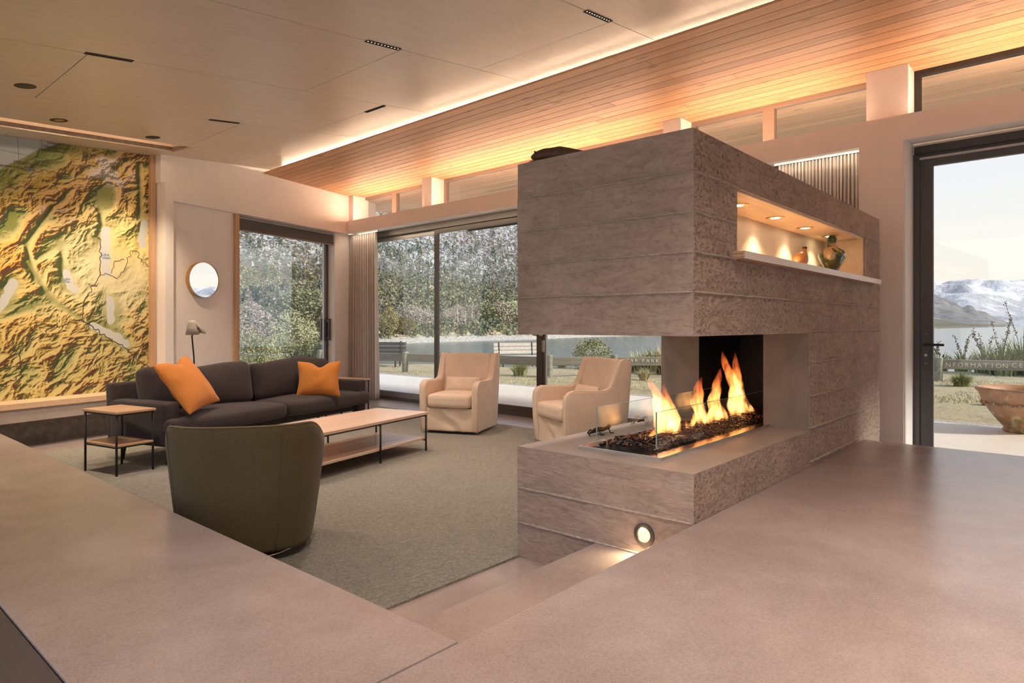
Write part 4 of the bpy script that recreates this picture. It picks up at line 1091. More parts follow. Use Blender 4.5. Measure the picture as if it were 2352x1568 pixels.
    # place names
    for txt, x, y, sz, mt in (('Makawhio Point', 70, 376, .052, 'ink_dark'), ('Heretaniwha Point', 36, 383, .050, 'ink_dark'), ('Gillespies Point', 134, 331, .040, 'ink_dark'), ('Gillespies Beach', 128, 339, .044, 'ink_dark'), ('Otorokua Point', 117, 339 + 7, .040, 'ink_dark'),
                              ('Bruce', 67, 387, .034, 'ink_blue'), ('Bay', 67, 392, .034, 'ink_blue'), ('Lake', 241, 584, .050, 'ink_blue'), ('Pukaki', 241, 591, .050, 'ink_blue'),
                              ('Lake', 152, 640, .040, 'ink_blue'), ('Ohau', 152, 646, .040, 'ink_blue'), ('Twizel', 213, 655, .042, 'ink_dark'), ('Omarama', 176, 735, .042, 'ink_dark'), ('Otematata', 241, 781, .042, 'ink_dark'), ('Kurow', 302, 808, .042, 'ink_dark'), ('Duntroon', 331, 815, .042, 'ink_dark'), ('St Bathans', 155, 878, .045, 'ink_dark')):
        s_, z_ = P(x, y); me = text_mesh(txt, sz, 0.0003, 'printed_name')
        o = link('printed_name', me, mt, root); o.location = E(s_, 0.1935, z_); o.rotation_euler = (PI / 2, -0.10 if y < 400 else 0.0, TH)
    return root
build_map()
# ------------------------------------------------------------------ ceiling lights
def linear_light(x, y, along_x, label, lit, dots=True):
    t = empty('linear_downlight', (x, y, PLYZ(x))); tag(t, label, 'downlight', 'linear ceiling downlights')
    t.rotation_euler = (0, -math.atan(PLY_K), 0) if along_x else (0, -math.atan(PLY_K), PI / 2)
    if not along_x: t.rotation_euler = (math.atan(PLY_K), 0, PI / 2)
    hs = MB(); L, w = 0.162, 0.021
    hs.box(-L, L, -w, -w + 0.004, -0.005, 0.001); hs.box(-L, L, w - 0.004, w, -0.005, 0.001); hs.box(-L, -L + 0.004, -w, w, -0.005, 0.001); hs.box(L - 0.004, L, -w, w, -0.005, 0.001)
    hs.box(-L, L, -w, w, -0.0015, 0.001)
    hs.build('housing', 'black_lamp', t)
    for k in range(10):
        xx = -L + 0.018 + k * (2 * L - 0.036) / 9
        MB().lathe([(0.0115, -0.0015), (0.0115, -0.0045), (0.0085, -0.0035), (0.0085, -0.0015)], c=(xx, 0, 0), n=14).build('baffle', 'dark_steel', t)
        MB().lathe([(0.0048, -0.0014), (0.0048, -0.0024)], c=(xx, 0, 0), n=10).build('led', 'led_dot' if dots else 'dark_steel', t)
    if lit:
        spot_lamp('lamp', (0, 0, -0.03), (0, 0, -1), lit, math.radians(100), 0.9, 0.10, (1.0, 0.80, 0.66), parent=t)
LE = 84.0
linear_light(1.72, 5.523, True, 'black linear downlight in the plywood ceiling on the joint above the side table end', LE, False)
linear_light(3.27, 6.966, True, 'black linear downlight in the plywood ceiling above the sofa', LE, False)
linear_light(3.18, 4.12, True, 'lit black linear downlight in the plywood ceiling above the coffee table', LE)
linear_light(4.285, 5.70, False, 'short-looking black linear downlight turned across the others, close to the cedar', LE, False)
linear_light(4.05, 2.716, True, 'lit black linear downlight in the plywood ceiling above the concrete fireplace', LE)
for x, y in ((0.9, 1.31), (2.4, -0.1), (0.4, -1.5), (3.0, -1.5)):
    linear_light(x, y, True, 'black linear downlight in the plywood ceiling over the raised slab', LE * 1.3)
for x, y, lab in ((1.44, 6.62, 'round black recessed downlight, the one farthest from the map'), (1.95, 7.70, 'round bronze recessed downlight before the ceiling slot over the map'), (2.95, 8.05, 'round black recessed downlight by the end of the ceiling slot')):
    t = empty('round_downlight', (x, y, PLYZ(x))); tag(t, lab, 'downlight'); t.rotation_euler = (0, -math.atan(PLY_K), 0)
    MB().lathe([(0.077, 0.001), (0.077, -0.003), (0.066, -0.004), (0.060, -0.001), (0.001, -0.0008)], n=36).build('trim_ring', 'black_lamp', t)
    MB().lathe([(0.045, -0.0009), (0.045, -0.0018)], n=30).build('reflector', 'brass' if x == 1.95 else 'black_lamp', t)
    aim = Vector((NV[0], NV[1], -2.6)); spot_lamp('lamp', (0, 0, -0.03), aim, 80.0, math.radians(80), 0.9, 0.05, (1.0, 0.76, 0.52), parent=t)
# ------------------------------------------------------------------ curtains
def curtain(y0, y1, d, name, label, folds, seed, spread=0.0):
    rg = random.Random(seed); n = folds * 10; zs = np.linspace(0.015, BEAM0 - 0.012, 26); vs_ = []; fs_ = []
    ph = [rg.uniform(-.35, .35) for _ in range(folds + 1)]; am = [rg.uniform(.7, 1.25) for _ in range(folds + 1)]
    for j, z in enumerate(zs):
        t = 1 - z / BEAM0
        for i in range(n + 1):
            q = i / n * folds; k = int(q); a = am[min(k, folds)] * (0.035 + 0.018 * t)
            yy = y0 + (y1 - y0) * (i / n) * (1 + spread * t) + 0.008 * math.sin(q * 2 * PI * 2 + 1) + 0.02 * t * math.sin(q * 1.3 + seed)
            dd = d + a * math.sin(2 * PI * q + ph[min(k, folds)] * (1 + t))
            vs_.append(W(yy, dd, z))
    for j in range(len(zs) - 1):
        for i in range(n): fs_.append((j * (n + 1) + i, j * (n + 1) + i + 1, (j + 1) * (n + 1) + i + 1, (j + 1) * (n + 1) + i))
    root = empty(name); tag(root, label, 'curtain')
    c = MB().add(vs_, fs_).build('drape', 'curtain_cloth', root, smooth=True, fix=False)
    so = c.modifiers.new('thick', 'SOLIDIFY'); so.thickness = 0.004
    MB().box(min(y0, y1) - .05, max(y0, y1) + .05, d - 0.012, d + 0.012, BEAM0 - 0.004, BEAM0 + 0.02, Wd).build('track', 'steel', root)
curtain(10.10, 9.27, 0.17, 'curtain', 'full length grey-beige pleated curtain bunched in the corner by the sofa', 12, 4, 0.06)
curtain(1.62, 2.36, 0.17, 'curtain', 'grey-beige pleated curtain hanging behind the concrete fireplace', 23, 9)

# ------------------------------------------------------------------ mirror and floor lamp
mi = empty('round_mirror', E(-2.955, 0.10, 1.907), TH); tag(mi, 'round mirror in a deep brass frame on the pale wall panel', 'mirror')
RM = 0.245
def yring(prof, n=64):
    vs_ = []; fs_ = []
    for r, y in prof:
        for k in range(n): vs_.append((r * math.cos(2 * PI * k / n), -y, r * math.sin(2 * PI * k / n)))
    for i in range(len(prof) - 1):
        for k in range(n): fs_.append((i * n + k, i * n + (k + 1) % n, (i + 1) * n + (k + 1) % n, (i + 1) * n + k))
    return MB().add(vs_, fs_)
yring([(RM - 0.004, 0.0), (RM, 0.0), (RM, 0.065), (RM - 0.007, 0.067), (RM - 0.007, 0.058)]).build('frame', 'brass', mi)
n = 64; MB().add([((RM - .006) * math.cos(2 * PI * k / n), -0.059, (RM - .006) * math.sin(2 * PI * k / n)) for k in range(n)], [tuple(range(n))]).build('mirror_glass', 'mirror', mi)
lx, ly, _ = E(*( (onE(448, 838, -1.0)[0], -1.0) ), 0)
la = empty('floor_lamp', (lx, ly, 0.0)); tag(la, 'slender floor lamp with a taupe cone shade behind the sofa', 'lamp')
MB().lathe([(.001, 0), (.13, 0), (.13, .012), (.001, .02)], n=32).build('base', 'dark_steel', la)
MB().tube([(0, 0, .01), (-.005, 0, .5), (-.012, 0, .9), (-.030, 0, 1.10), (-.035, 0, 1.16), (-.025, 0, 1.19), (-.01, 0, 1.22)], .0085, 10).build('pole', 'dark_steel', la, smooth=True)
# cone shade, its axis leaning, with a notch at the front rim
m = MB(); n = 48; pr = [(0.030, .155), (0.044, .145), (0.054, .125), (0.078, .075), (0.112, .0)]; vs_ = []; fs_ = []
ax = Vector((EV[0], EV[1], 0)); ay = Vector((-EV[1], EV[0], 0)); tilt = math.radians(12)
for r, z in pr:
    for k in range(n):
        a = 2 * PI * (k + .5) / n; zz = z
        p = ax * (r * math.cos(a) + (0.155 - z) * 0.34) + ay * (r * math.sin(a)); zz += 0.10 * r * math.cos(a)
        vs_.append((p.x - .035, p.y, 1.185 + zz))
vs_.append((-.035, 0, 1.185 + .162))
for i in range(len(pr) - 1):
    for k in range(n):
        if i == len(pr) - 2 and k in (33, 34, 35): continue
        fs_.append((i * n + k, i * n + (k + 1) % n, (i + 1) * n + (k + 1) % n, (i + 1) * n + k))
for k in range(n): fs_.append((k, (k + 1) % n, len(vs_) - 1))
sd = m.add(vs_, fs_).build('lamp_shade', 'lamp_clay', la, smooth=True)
so = sd.modifiers.new('thick', 'SOLIDIFY'); so.thickness = 0.003

# ------------------------------------------------------------------ sofa
SL = 2.90; sc_, sd_ = -3.87, -1.91     # centre along / off the end wall
so_o = empty('sofa', E(sc_, sd_, 0.012), TH); tag(so_o, 'long charcoal fabric sofa with two seat and two back cushions', 'sofa')
# local: x along the sofa, -y towards the coffee table; back at +y
hx, fy, by = SL / 2, -0.45, 0.43
def soft(name, mat, c, h, r, parent, fn=None, n=(8, 6, 3), rz=0, rx=0, ry=0):
    me = rounded(h[0], h[1], h[2], r, n, fn); o = link(name, me, mat, parent, smooth=True)
    o.location = c; o.rotation_euler = (rx, ry, rz); return o
def wrinkle(amp, f=9, seed=0.0):
    def g(p, q):
        k = mnoise.noise(Vector((p.x * f + seed, p.y * f, p.z * f))) * amp
        d = Vector((q.x, q.y, q.z)); d = d.normalized() if d.length > 0 else d
        return p + d * k
    return g
MB().box(-hx + .02, hx - .02, fy + .12, by - .05, .19, .285).build('base', 'sofa_cloth', so_o, bev=.015)
for sg in (-1, 1):
    soft('arm', 'sofa_cloth', (sg * (hx - .09), -.0, .375), (.09, .38, .20), .035, so_o, wrinkle(.004, 6, sg))
    for y in (fy + .17, by - .12): MB().tube([(sg * (hx - .12), y, .2), (sg * (hx - .10), y + (.02 if y > 0 else -.02), 0)], [.020, .013], 10).build('leg', 'dark_steel', so_o)
MB().box(-.02, .02, 0, .04, 0, .2).build('leg', 'dark_steel', so_o)
soft('back_frame', 'sofa_cloth', (0, by - .05, .46), (hx - .005, .065, .27), .035, so_o, rx=-.06)
def seatfn(sx):
    def g(p, q):
        crown = .030 * (1 - q.x ** 2) * (1 - q.y ** 2) if q.z > 0 else 0
        k = mnoise.noise(Vector((p.x * 4 + sx * 7, p.y * 5, 1))) * .008 + mnoise.noise(Vector((p.x * 20 + sx, p.y * 3, 3))) * .003 * max(0, q.z)
        sag = -.012 * (1 - abs(q.x)) * (q.y < -.8)
        return p + Vector((0, -.012 * (1 - q.x ** 4) * (q.y < -.5), crown + k + sag))
    return g
cw = hx / 2
for sg in (-1, 1):
    # T-shaped seat cushion: main block plus the ear that wraps in front of the arm
    soft('seat_cushion', 'sofa_cloth', (sg * cw, fy + .36, .35), (cw - .003, .37, .078), .055, so_o, seatfn(sg), (14, 9, 3))
    def backfn(p, q, sg=sg):
        pf = .055 * (1 - q.x ** 2) * (1 - q.z ** 2) * (-1 if q.y < 0 else .4)
        k = mnoise.noise(Vector((p.x * 5 + sg * 3, p.z * 5, 2))) * .010 + mnoise.noise(Vector((p.x * 22 + sg, p.z * 6, 4))) * .004
        top = (.018 * math.sin(p.x * 5 + sg) + .02 * mnoise.noise(Vector((p.x * 3, sg, 0)))) * max(0, q.z)
        return p + Vector((0, pf + k, top))
    soft('back_cushion', 'sofa_cloth', (sg * (cw - .075), .15, .635), (cw - .085, .105, .225), .075, so_o, backfn, (14, 4, 8), rx=-.20)
# scatter cushions
def pillow(loc, w, h, t, rot, label, seed, pinch=0.16):
    def g(p, q):
        e_ = max(abs(q.x), abs(q.z)); th_ = (1 - abs(q.x) ** 2.6) * (1 - abs(q.z) ** 2.6)
        y = (t * (th_ ** .55) + .006) * (1 if p.y >= 0 else -1)
        sx = 1 - pinch * (1 - abs(q.z) ** 1.5) * abs(q.x) ** 2 * .5; sz = 1 - pinch * (1 - abs(q.x) ** 1.5) * abs(q.z) ** 2 * .5
        k = mnoise.noise(Vector((p.x * 9 + seed, p.z * 9, seed))) * .010
        dent = -.06 * math.exp(-((q.x - .05) / .28) ** 2) * max(0, q.z) ** 2
        return Vector((p.x * sx, y + k * (1 if abs(y) > .01 else .3), p.z * sz + dent))
    me = rounded(w / 2, .05, h / 2, .012, (16, 2, 16), g)
    root = empty('scatter_cushion', loc); root.rotation_euler = rot; tag(root, label, 'cushion', 'orange scatter cushions')
    link('cover', me, 'orange_linen', root, smooth=True)
    # stitched seam round the edge
    m = MB(); pts_ = []
    for k in range(81):
        u = k / 80 * 4; sgm = int(u) % 4; f_ = u - int(u)
        q = [(-1 + 2 * f_, -1), (1, -1 + 2 * f_), (1 - 2 * f_, 1), (-1, 1 - 2 * f_)][sgm]
        p = Vector((q[0] * w / 2 * .995, 0.0, q[1] * h / 2 * .995)); z = g(Vector((p.x, 0.0001, p.z)), Vector((q[0], 0, q[1])))
        pts_.append((z.x, 0, z.z))
    m.tube(pts_, .0045, 6, caps=False); m.build('seam', 'orange_linen', root, smooth=True)
    return root
def in_sofa(x, y, z):
    p = Matrix.Translation(Vector(E(sc_, sd_, 0.012))) @ Matrix.Rotation(TH, 4, 'Z') @ Vector((x, y, z)); return p
def seat_pillow(px, py, w, h, t, lean, yaw, roll, label, seed, pinch):
    b_ = onZ(px, py, .462); up = Vector((-math.sin(yaw) * -math.sin(lean) * -1, 0, 0))
    back = Vector((-math.sin(yaw), math.cos(yaw), 0)); c = Vector(b_) + (back * math.sin(lean) + Vector((0, 0, math.cos(lean)))) * (h / 2 - .02)
    pillow(c, w, h, t, (-lean, roll, yaw), label, seed, pinch)
ux = Vector((.95, .316, 0)).normalized(); uz = Vector((-.39, .45, .80)); uz = (uz - ux * uz.dot(ux) * .45).normalized(); uy = uz.cross(ux).normalized(); ux = uy.cross(uz)
mr = Matrix.Rotation(TH, 3, 'Z') @ Matrix((ux, uy, uz)).transposed()
pillow(in_sofa(-1.085, -.235, .715), .56, .55, .085, tuple(mr.to_euler()), 'large plain orange linen cushion lying back on the sofa end by the small side table', 1.0, .12)
seat_pillow(731, 907, .50, .43, .075, .30, math.radians(-38), 0.0, 'orange linen cushion with a dented top on the sofa end by the curtain', 5.0, .22)

# ------------------------------------------------------------------ side tables and coffee table
def side_table(loc, rz, label):
    t = empty('side_table', loc, rz); tag(t, label, 'side table', 'small timber and steel side tables')
    a, b, H = .172, .262, .545
    MB().box(-a, a, -b, b, H - .022, H).build('table_top', 'oak_top', t, bev=.004)
    MB().box(-a + .015, a - .015, -b + .015, b - .015, .245, .262).build('lower_shelf', 'oak_top', t, bev=.004)
    for sx in (-1, 1):
        for sy in (-1, 1): MB().tube([(sx * (a - .012), sy * (b - .03), 0), (sx * (a - .012), sy * (b - .03), H - .012)], .0095, 10).build('leg', 'dark_steel', t, smooth=True)
    for z, nm in ((H - .036, 'top_rails'), (.232, 'shelf_rails')):
        fr = MB()
        for sy in (-1, 1): fr.box(-a + .01, a - .01, sy * (b - .03) - .006, sy * (b - .03) + .006, z, z + .012)
        for sx in (-1, 1): fr.box(sx * (a - .012) - .006, sx * (a - .012) + .006, -b + .03, b - .03, z, z + .012)
        fr.build(nm, 'dark_steel', t)
    return t
side_table(E(-5.55, -2.02, .012), .22, 'two-tier oak and black steel side table at the sofa end by the map')
side_table((5.30, 7.66, 0.012), TH, 'oak and black steel side table at the sofa end by the curtain')
ct = empty('coffee_table', (3.585, 5.215, .012), math.radians(13.2)); tag(ct, 'long low pale timber coffee table with lower shelf and thin black legs', 'table')
a, b, H = .865, .335, .392
def plank_top(nm, z0, z1, aa, bb, parent, mat):
    r = MB().box(-aa + .004, aa - .004, -bb + .004, bb - .004, z0 + .002, z1 - .004).build(nm, mat, parent)
    for k in range(4):
        y0 = -bb + 2 * bb * k / 4
        MB().box(-aa, aa, y0 + .0006, y0 + bb / 2 - .0006, z0, z1).build('board', mat, r, bev=.002, seg=1)
plank_top('table_top', H - .026, H, a, b, ct, 'oak_pale')
plank_top('lower_shelf', .115, .137, a - .01, b - .02, ct, 'oak_pale')
for x in (-a + .03, -.0 + .115, a - .035):
    for sy in (-1, 1): MB().tube([(x, sy * (b - .012), 0), (x, sy * (b - .012), H - .02)], .0095, 10).build('leg', 'dark_steel', ct, smooth=True)
    MB().box(x - .006, x + .006, -b + .02, b - .02, H - .045, H - .031).build('cross_rail', 'dark_steel', ct)
    MB().box(x - .006, x + .006, -b + .005, b - .005, .102, .115).build('shelf_bracket', 'dark_steel', ct)
for sy in (-1, 1): MB().box(-a + .03, a - .03, sy * (b - .02) - .006, sy * (b - .02) + .006, H - .040, H - .027).build('side_rail', 'dark_steel', ct)

# ------------------------------------------------------------------ slipcovered armchairs (local +x is the front)
def armchair(loc, rz, label, plabel, seed):
    t = empty('slipcover_armchair', loc, rz); tag(t, label, 'armchair', 'slipcovered armchairs before the glass doors')
    hw = .365
    prof = [(.33, .03), (.355, .30), (.36, .50), (.35, .565), (.315, .605), (.26, .622), (.05, .612), (-.10, .612), (-.165, .64), (-.205, .72), (-.25, .84), (-.285, .905), (-.33, .93), (-.40, .915), (-.425, .86), (-.40, .5), (-.36, .03)]
    for sg in (-1, 1):
        m = MB().prism(prof, -.042, .042, lambda a_, b_, h: (a_, sg * (hw - .042 + h * 1.0) + (0.02 * (b_ - .03) if sg > 0 else -0.02 * (b_ - .03)), b_))
        sp = m.build('side_panel', 'slipcover', t, bev=.022, seg=3, smooth=True)
        MB().tube([(p[0] - .004, sg * (hw - .011 + .02 * (p[1] - .03)), p[1] - .004) for p in prof[:14]], .0060, 6).build('piping', 'slipcover', sp, smooth=True)
    def bk(p, q):
        bow = -.05 * (1 - q.y ** 2); k = mnoise.noise(Vector((p.y * 10 + seed, p.z * 3, 0))) * .007 + mnoise.noise(Vector((p.y * 24 + seed, p.z * 2, 4))) * .003
        return p + Vector((bow + k - .03 * (q.z > .5) * 0, 0, -.015 * q.y ** 4 * max(0, q.z)))
    soft('backrest', 'slipcover', (-.265, 0, .62), (.065, hw - .055, .315), .05, t, bk, (3, 14, 12), ry=-.20)
    def sk(p, q):
        k = mnoise.noise(Vector((p.y * 5 + seed, p.z * 6, p.x))) * .010
        fold = .014 * math.sin(6 * q.y + 5 * q.z * (1 - abs(q.y))) * (1 - abs(q.y)) if q.x > .8 else 0
        return p + Vector(((k + fold) if q.x > .5 else 0, 0, 0))
    soft('skirt', 'slipcover', (-.015, 0, .165), (.335, hw - .06, .135), .018, t, sk, (6, 18, 10))
    def sf(p, q):
        crown = .022 * (1 - q.x ** 2) * (1 - q.y ** 2) * (1 if q.z > 0 else -.2); k = mnoise.noise(Vector((p.x * 12, p.y * 4 + seed, 1))) * .004
        return p + Vector((.012 * (1 - q.y ** 2) * (q.x > .8), 0, crown + k))
    soft('seat_cushion', 'slipcover', (.085, 0, .385), (.275, hw - .090, .078), .045, t, sf, (8, 12, 4))
    MB().box(-.30, .28, -.28, .28, 0, .035).build('plinth', 'black_lamp', t)
    # lumbar cushion lies loose on the seat
    c, s_ = math.cos(rz), math.sin(rz); lo = (loc[0] - .09 * c, loc[1] - .09 * s_, loc[2] + .545)
    def lf(p, q):
        th_ = (1 - abs(q.y) ** 3) * (1 - abs(q.z) ** 3); k = mnoise.noise(Vector((p.y * 14 + seed, p.z * 14, 3))) * .006
        return Vector(((.055 * th_ ** .6 + .004) * (1 if p.x >= 0 else -1) + k, p.y * (1 - .05 * (1 - q.z ** 2) * abs(q.y)), p.z))
    me = rounded(.03, .225, .095, .010, (2, 16, 10), lf)
    o = link('lumbar_cushion', me, 'slipcover', None, smooth=True); place(o, lo, rz, 0, -.32); tag(o, plabel, 'cushion', 'lumbar cushions on the armchairs')
    return t
n1, f1_ = np.array([5.43, 5.33]), np.array([5.15, 5.95])
def chair_at(near, far, facing, label, pl, seed):
    mid = (near + far) / 2; c, s_ = math.cos(facing), math.sin(facing)
    armchair((mid[0] - .355 * c, mid[1] - .355 * s_, .012), facing, label, pl, seed)
chair_at(n1, f1_, math.radians(203.5), 'beige slipcovered armchair facing the coffee table', 'beige lumbar cushion on the armchair near the coffee table', 2.0)
chair_at(np.array([5.23, 3.89]), np.array([5.52, 4.55]), math.radians(156), 'beige slipcovered armchair seen side-on behind the hearth', 'beige lumbar cushion on the armchair behind the hearth', 8.0)

# ------------------------------------------------------------------ olive tub chair seen from behind (local +x is the front)
def tub_chair(loc, rz):
    t = empty('tub_chair', loc, rz); tag(t, 'olive green wool tub chair turned away with its back to the concrete ledge', 'armchair')
    n = 60; zs = [.055, .075, .20, .36, .52, .66, .715, .735]
    def plan(a, w, dp):      # superellipse, a=pi is the back
        c, s_ = math.cos(a), math.sin(a); e_ = 2 / 2.7
        return (dp * math.copysign(abs(c) ** e_, c), w * math.copysign(abs(s_) ** e_, s_))
    def top(a):              # rim falls towards the front of the arms
        k = abs(a - PI); k = min(1, max(0, (k - .95) / 1.0)); return 1 - .20 * k * k * (3 - 2 * k)
    a0, a1 = .62, 2 * PI - .62
    vs_ = []; fs_ = []; rows = []
    def ring(z, w, dp, inset):
        row = []
        for i in range(n + 1):
            a = a0 + (a1 - a0) * i / n; x, y = plan(a, w - inset, dp - inset); row.append((x, y, .055 + (z - .055) * top(a)))
        return row
    def wd(z): k = (z - .055) / .68; return .350 + .075 * k ** .8, .325 + .065 * k
    for z in zs: rows.append(ring(z, *wd(z), 0.0 if z < .70 else (.006 if z < .73 else .018)))
    rows.append(ring(.742, *wd(.735), .045)); rows.append(ring(.735, *wd(.735), .072)); rows.append(ring(.70, *wd(.70), .082)); rows.append(ring(.38, *wd(.38), .085)); rows.append(ring(.30, *wd(.30), .085)); rows.append(ring(.055, *wd(.06), .085))
    rows.append(rows[0])
    for r_ in rows[:-1]: vs_ += r_
    m_ = len(rows) - 1
    for j in range(m_):
        for i in range(n):
            j2 = (j + 1) % m_; fs_.append((j * (n + 1) + i, j * (n + 1) + i + 1, j2 * (n + 1) + i + 1, j2 * (n + 1) + i))
    fs_.append(tuple(j * (n + 1) for j in range(m_))); fs_.append(tuple(j * (n + 1) + n for j in range(m_))[::-1])
    sh_ = MB().add(vs_, fs_).build('shell', 'olive_wool', t, smooth=True)
    # piped seams: round the rim and down the back corners
    MB().tube([tuple(Vector(p) + Vector((0, 0, .003))) for p in ring(.738, *wd(.735), .020)], .0048, 6).build('rim_piping', 'olive_piping', sh_, smooth=True)
    for i in (int(n * .31), int(n * .595)):
        pts_ = []
        for z in np.linspace(.06, .73, 12):
            p = ring(z, *wd(z), -.0005)[i]; pts_.append(p)
        MB().tube(pts_, .0028, 6).build('back_seam', 'olive_wool', sh_, smooth=True)
    soft('seat_cushion', 'olive_wool', (.05, 0, .355), (.30, .275, .075), .05, t, None, (8, 8, 3))
    soft('seat_base', 'olive_wool', (.04, 0, .17), (.27, .27, .115), .03, t)
    MB().lathe([(.001, .0), (.27, .0), (.275, .010), (.26, .022), (.05, .03), (.05, .06), (.001, .06)], n=48).build('swivel_base', 'chrome', t, smooth=True)
tub_chair((1.865, 3.665, .012), math.radians(54))
# ------------------------------------------------------------------ terrace and ground outside
LAWN, WATER = -0.12, -1.25
o = MB().box(-5.0, 16.5, 0.49, 3.88, -0.20, -0.012, Wd).build('terrace', 'deck'); struct(o, 'pale concrete terrace outside the glass doors', 'terrace')
rg = random.Random(21)
# lawn as a gently uneven sheet falling away to the shore
def lawn_z(x, y, r):
    z = LAWN + 0.05 * mnoise.noise(Vector((x * .35, y * .35, 0))) + .02 * mnoise.noise(Vector((x * 1.3, y * 1.3, 3)))
    return z
def shore_r(a):      # distance of the near bank from the house, by bearing (degrees)
    return float(np.interp(a, [-40, 3, 12, 22, 30, 38, 46, 54, 60, 75, 110], [24, 24.5, 24, 23, 22, 22.0, 23.0, 24.5, 34, 60, 70]))
vs_, fs_ = [], []; NA, NR = 150, 60
for i in range(NA + 1):
    a = math.radians(-40 + 150 * i / NA); rs = shore_r(math.degrees(a))
    for j in range(NR + 1):
        t = j / NR; r_ = 7.0 + (rs + 6 - 7.0) * t; x, y = r_ * math.cos(a), r_ * math.sin(a)
        z = lawn_z(x, y, r_) - (0.0 if r_ < rs else (r_ - rs) * 0.42) - max(0, .05 - (r_ - 7) * .01)
        if x < WB + WT * y + 4.0: z -= .12
        if y > 12.5 and x < 9.5: z -= .05
        vs_.append((x, y, z))
for i in range(NA):
    for j in range(NR): q = i * (NR + 1) + j; fs_.append((q, q + NR + 1, q + NR + 2, q + 1))
o = MB().add(vs_, fs_).build('ground_lawn', 'lawn', smooth=True); struct(o, 'patchy winter lawn between terrace and lake', 'ground')
o = MB().box(-5.0, 17.5, 3.88, 4.75, -0.22, -0.085, Wd).build('ground_gravel', 'gravel'); struct(o, 'strip of gravel along the terrace edge', 'ground')
# lake
R_ = 9000
o = MB().add([(8, -R_, WATER), (R_, -R_, WATER), (R_, R_, WATER), (8, R_, WATER)], [(0, 1, 2, 3)]).build('lake_water', 'water'); struct(o, 'calm lake below the lawn', 'water')
# far shore and hillside: rings by bearing
def far_r(a): return float(np.interp(a, [-2, 5.5, 7.5, 9.5, 14, 20, 26, 32, 40, 52, 60, 75, 110], [2600, 900, 620, 430, 330, 250, 200, 152, 112, 88, 80, 78, 90]))
def hill_k(a): return float(np.interp(a, [-2, 5.2, 6.5, 8, 10, 14, 20, 26, 32, 40, 52, 64, 110], [0, 0, .05, .13, .22, .34, .50, .68, .85, 1.0, 1.08, 1.12, 1.1]))
def hill_pt(a, t):
    rs = far_r(a); sc = rs / 100.0; r_ = rs + t * 330 * max(1, sc * .6)
    k = hill_k(a); dd = (r_ - rs) / max(1, sc * .6)
    z = WATER - .3 + min(dd, 9) * .22 + max(0, dd - 9) * .30 * k
    ca, sa = math.cos(math.radians(a)), math.sin(math.radians(a)); x, y = r_ * ca, r_ * sa
    z += (3.5 * mnoise.noise(Vector((x * .03, y * .03, 1))) + 9 * mnoise.noise(Vector((x * .011, y * .011, 4)))) * min(1, max(0, dd - 14) / 40) * max(.15, k)
    return x, y, z
vs_, fs_ = [], []; NA, NR = 210, 90
for i in range(NA + 1):
    a = 4.5 + (112 - 4.5) * (i / NA) ** 1.25
    for j in range(NR + 1): vs_.append(hill_pt(a, (j / NR) ** 1.6))
for i in range(NA):
    for j in range(NR): q = i * (NR + 1) + j; fs_.append((q, q + NR + 1, q + NR + 2, q + 1))
o = MB().add(vs_, fs_).build('ground_hillside', 'hillside', smooth=True); struct(o, 'wooded hillside with snow across the lake', 'hill')
# stony beach and dry grass bank at the foot of the hill
def band(t0, t1, lift, name, mat, label, a0=22, a1=100):
    vs_, fs_ = [], []; n = 120
    for i in range(n + 1):
        a = a0 + (a1 - a0) * i / n; rs = far_r(a); kk = max(1, rs / 100 * .6)
        for dd in (t0, (t0 + t1) / 2, t1):
            r_ = rs + dd * kk; z = WATER - .3 + min(dd, 9) * .22 + max(0, dd - 9) * .30 * hill_k(a) + lift + .12 * mnoise.noise(Vector((a * 3, dd, 0)))
            vs_.append((r_ * math.cos(math.radians(a)), r_ * math.sin(math.radians(a)), z))
    for i in range(n):
        for j in range(2): q = i * 3 + j; fs_.append((q, q + 3, q + 4, q + 1))
    struct(MB().add(vs_, fs_).build(name, mat, smooth=True), label, 'ground')
band(0, 5.0, .10, 'ground_beach', 'shore_stone', 'pale stony beach on the far shore')
band(5.0, 10.5, .14, 'ground_bank', 'straw', 'dry golden grass bank on the far shore')
# forest on the hill: too many to count
KIN = ['leaf_dark', 'leaf_green', 'leaf_blue', 'leaf_tan', 'snowy_leaf']
trees_ = []          # x, y, z, height, radius, cone?, material
for i in range(17000):
    a = rg.uniform(24, 70); t = rg.uniform(.03, .62) ** 1.25
    x, y, z = hill_pt(a, t); den = mnoise.noise(Vector((x * .035, y * .035, 8)))
    if z > 8 and den < -.55 + max(0, (z - 18)) * .028: continue
    k = rg.random()
    if z < 9 and k < .55: q = (rg.uniform(1.1, 2.4), rg.uniform(.5, 1.0), 0, 1 if rg.random() < .55 else (3 if rg.random() < .4 else 0))
    elif z > 10 and rg.random() < .30: q = (rg.uniform(.6, 1.5), rg.uniform(.3, .6), int(k > .5), 4)
    elif k < .75: q = (rg.uniform(1.2, 2.8), rg.uniform(.35, .7), 1, 0 if rg.random() < .6 else 2)
    else: q = (rg.uniform(.7, 1.5), rg.uniform(.4, .8), 0, 3 if z > 10 else 1)
    trees_.append((x, y, z - .25) + q)
TR = np.array(trees_); rs_ = np.random.RandomState(4); LQ = 26
nT = len(TR); U = rs_.uniform(-1, 1, (nT, LQ)); V = rs_.uniform(-1, 1, (nT, LQ)); Wz = rs_.uniform(0, 1, (nT, LQ)); cone = TR[:, 5:6] > .5
prof_r = np.where(cone, 1.0 - .93 * Wz, np.sqrt(np.clip(1 - (2 * Wz - 1) ** 2, .08, 1)))
nr = np.maximum(np.hypot(U, V), 1e-6); sc_r = np.minimum(1, 1 / nr)
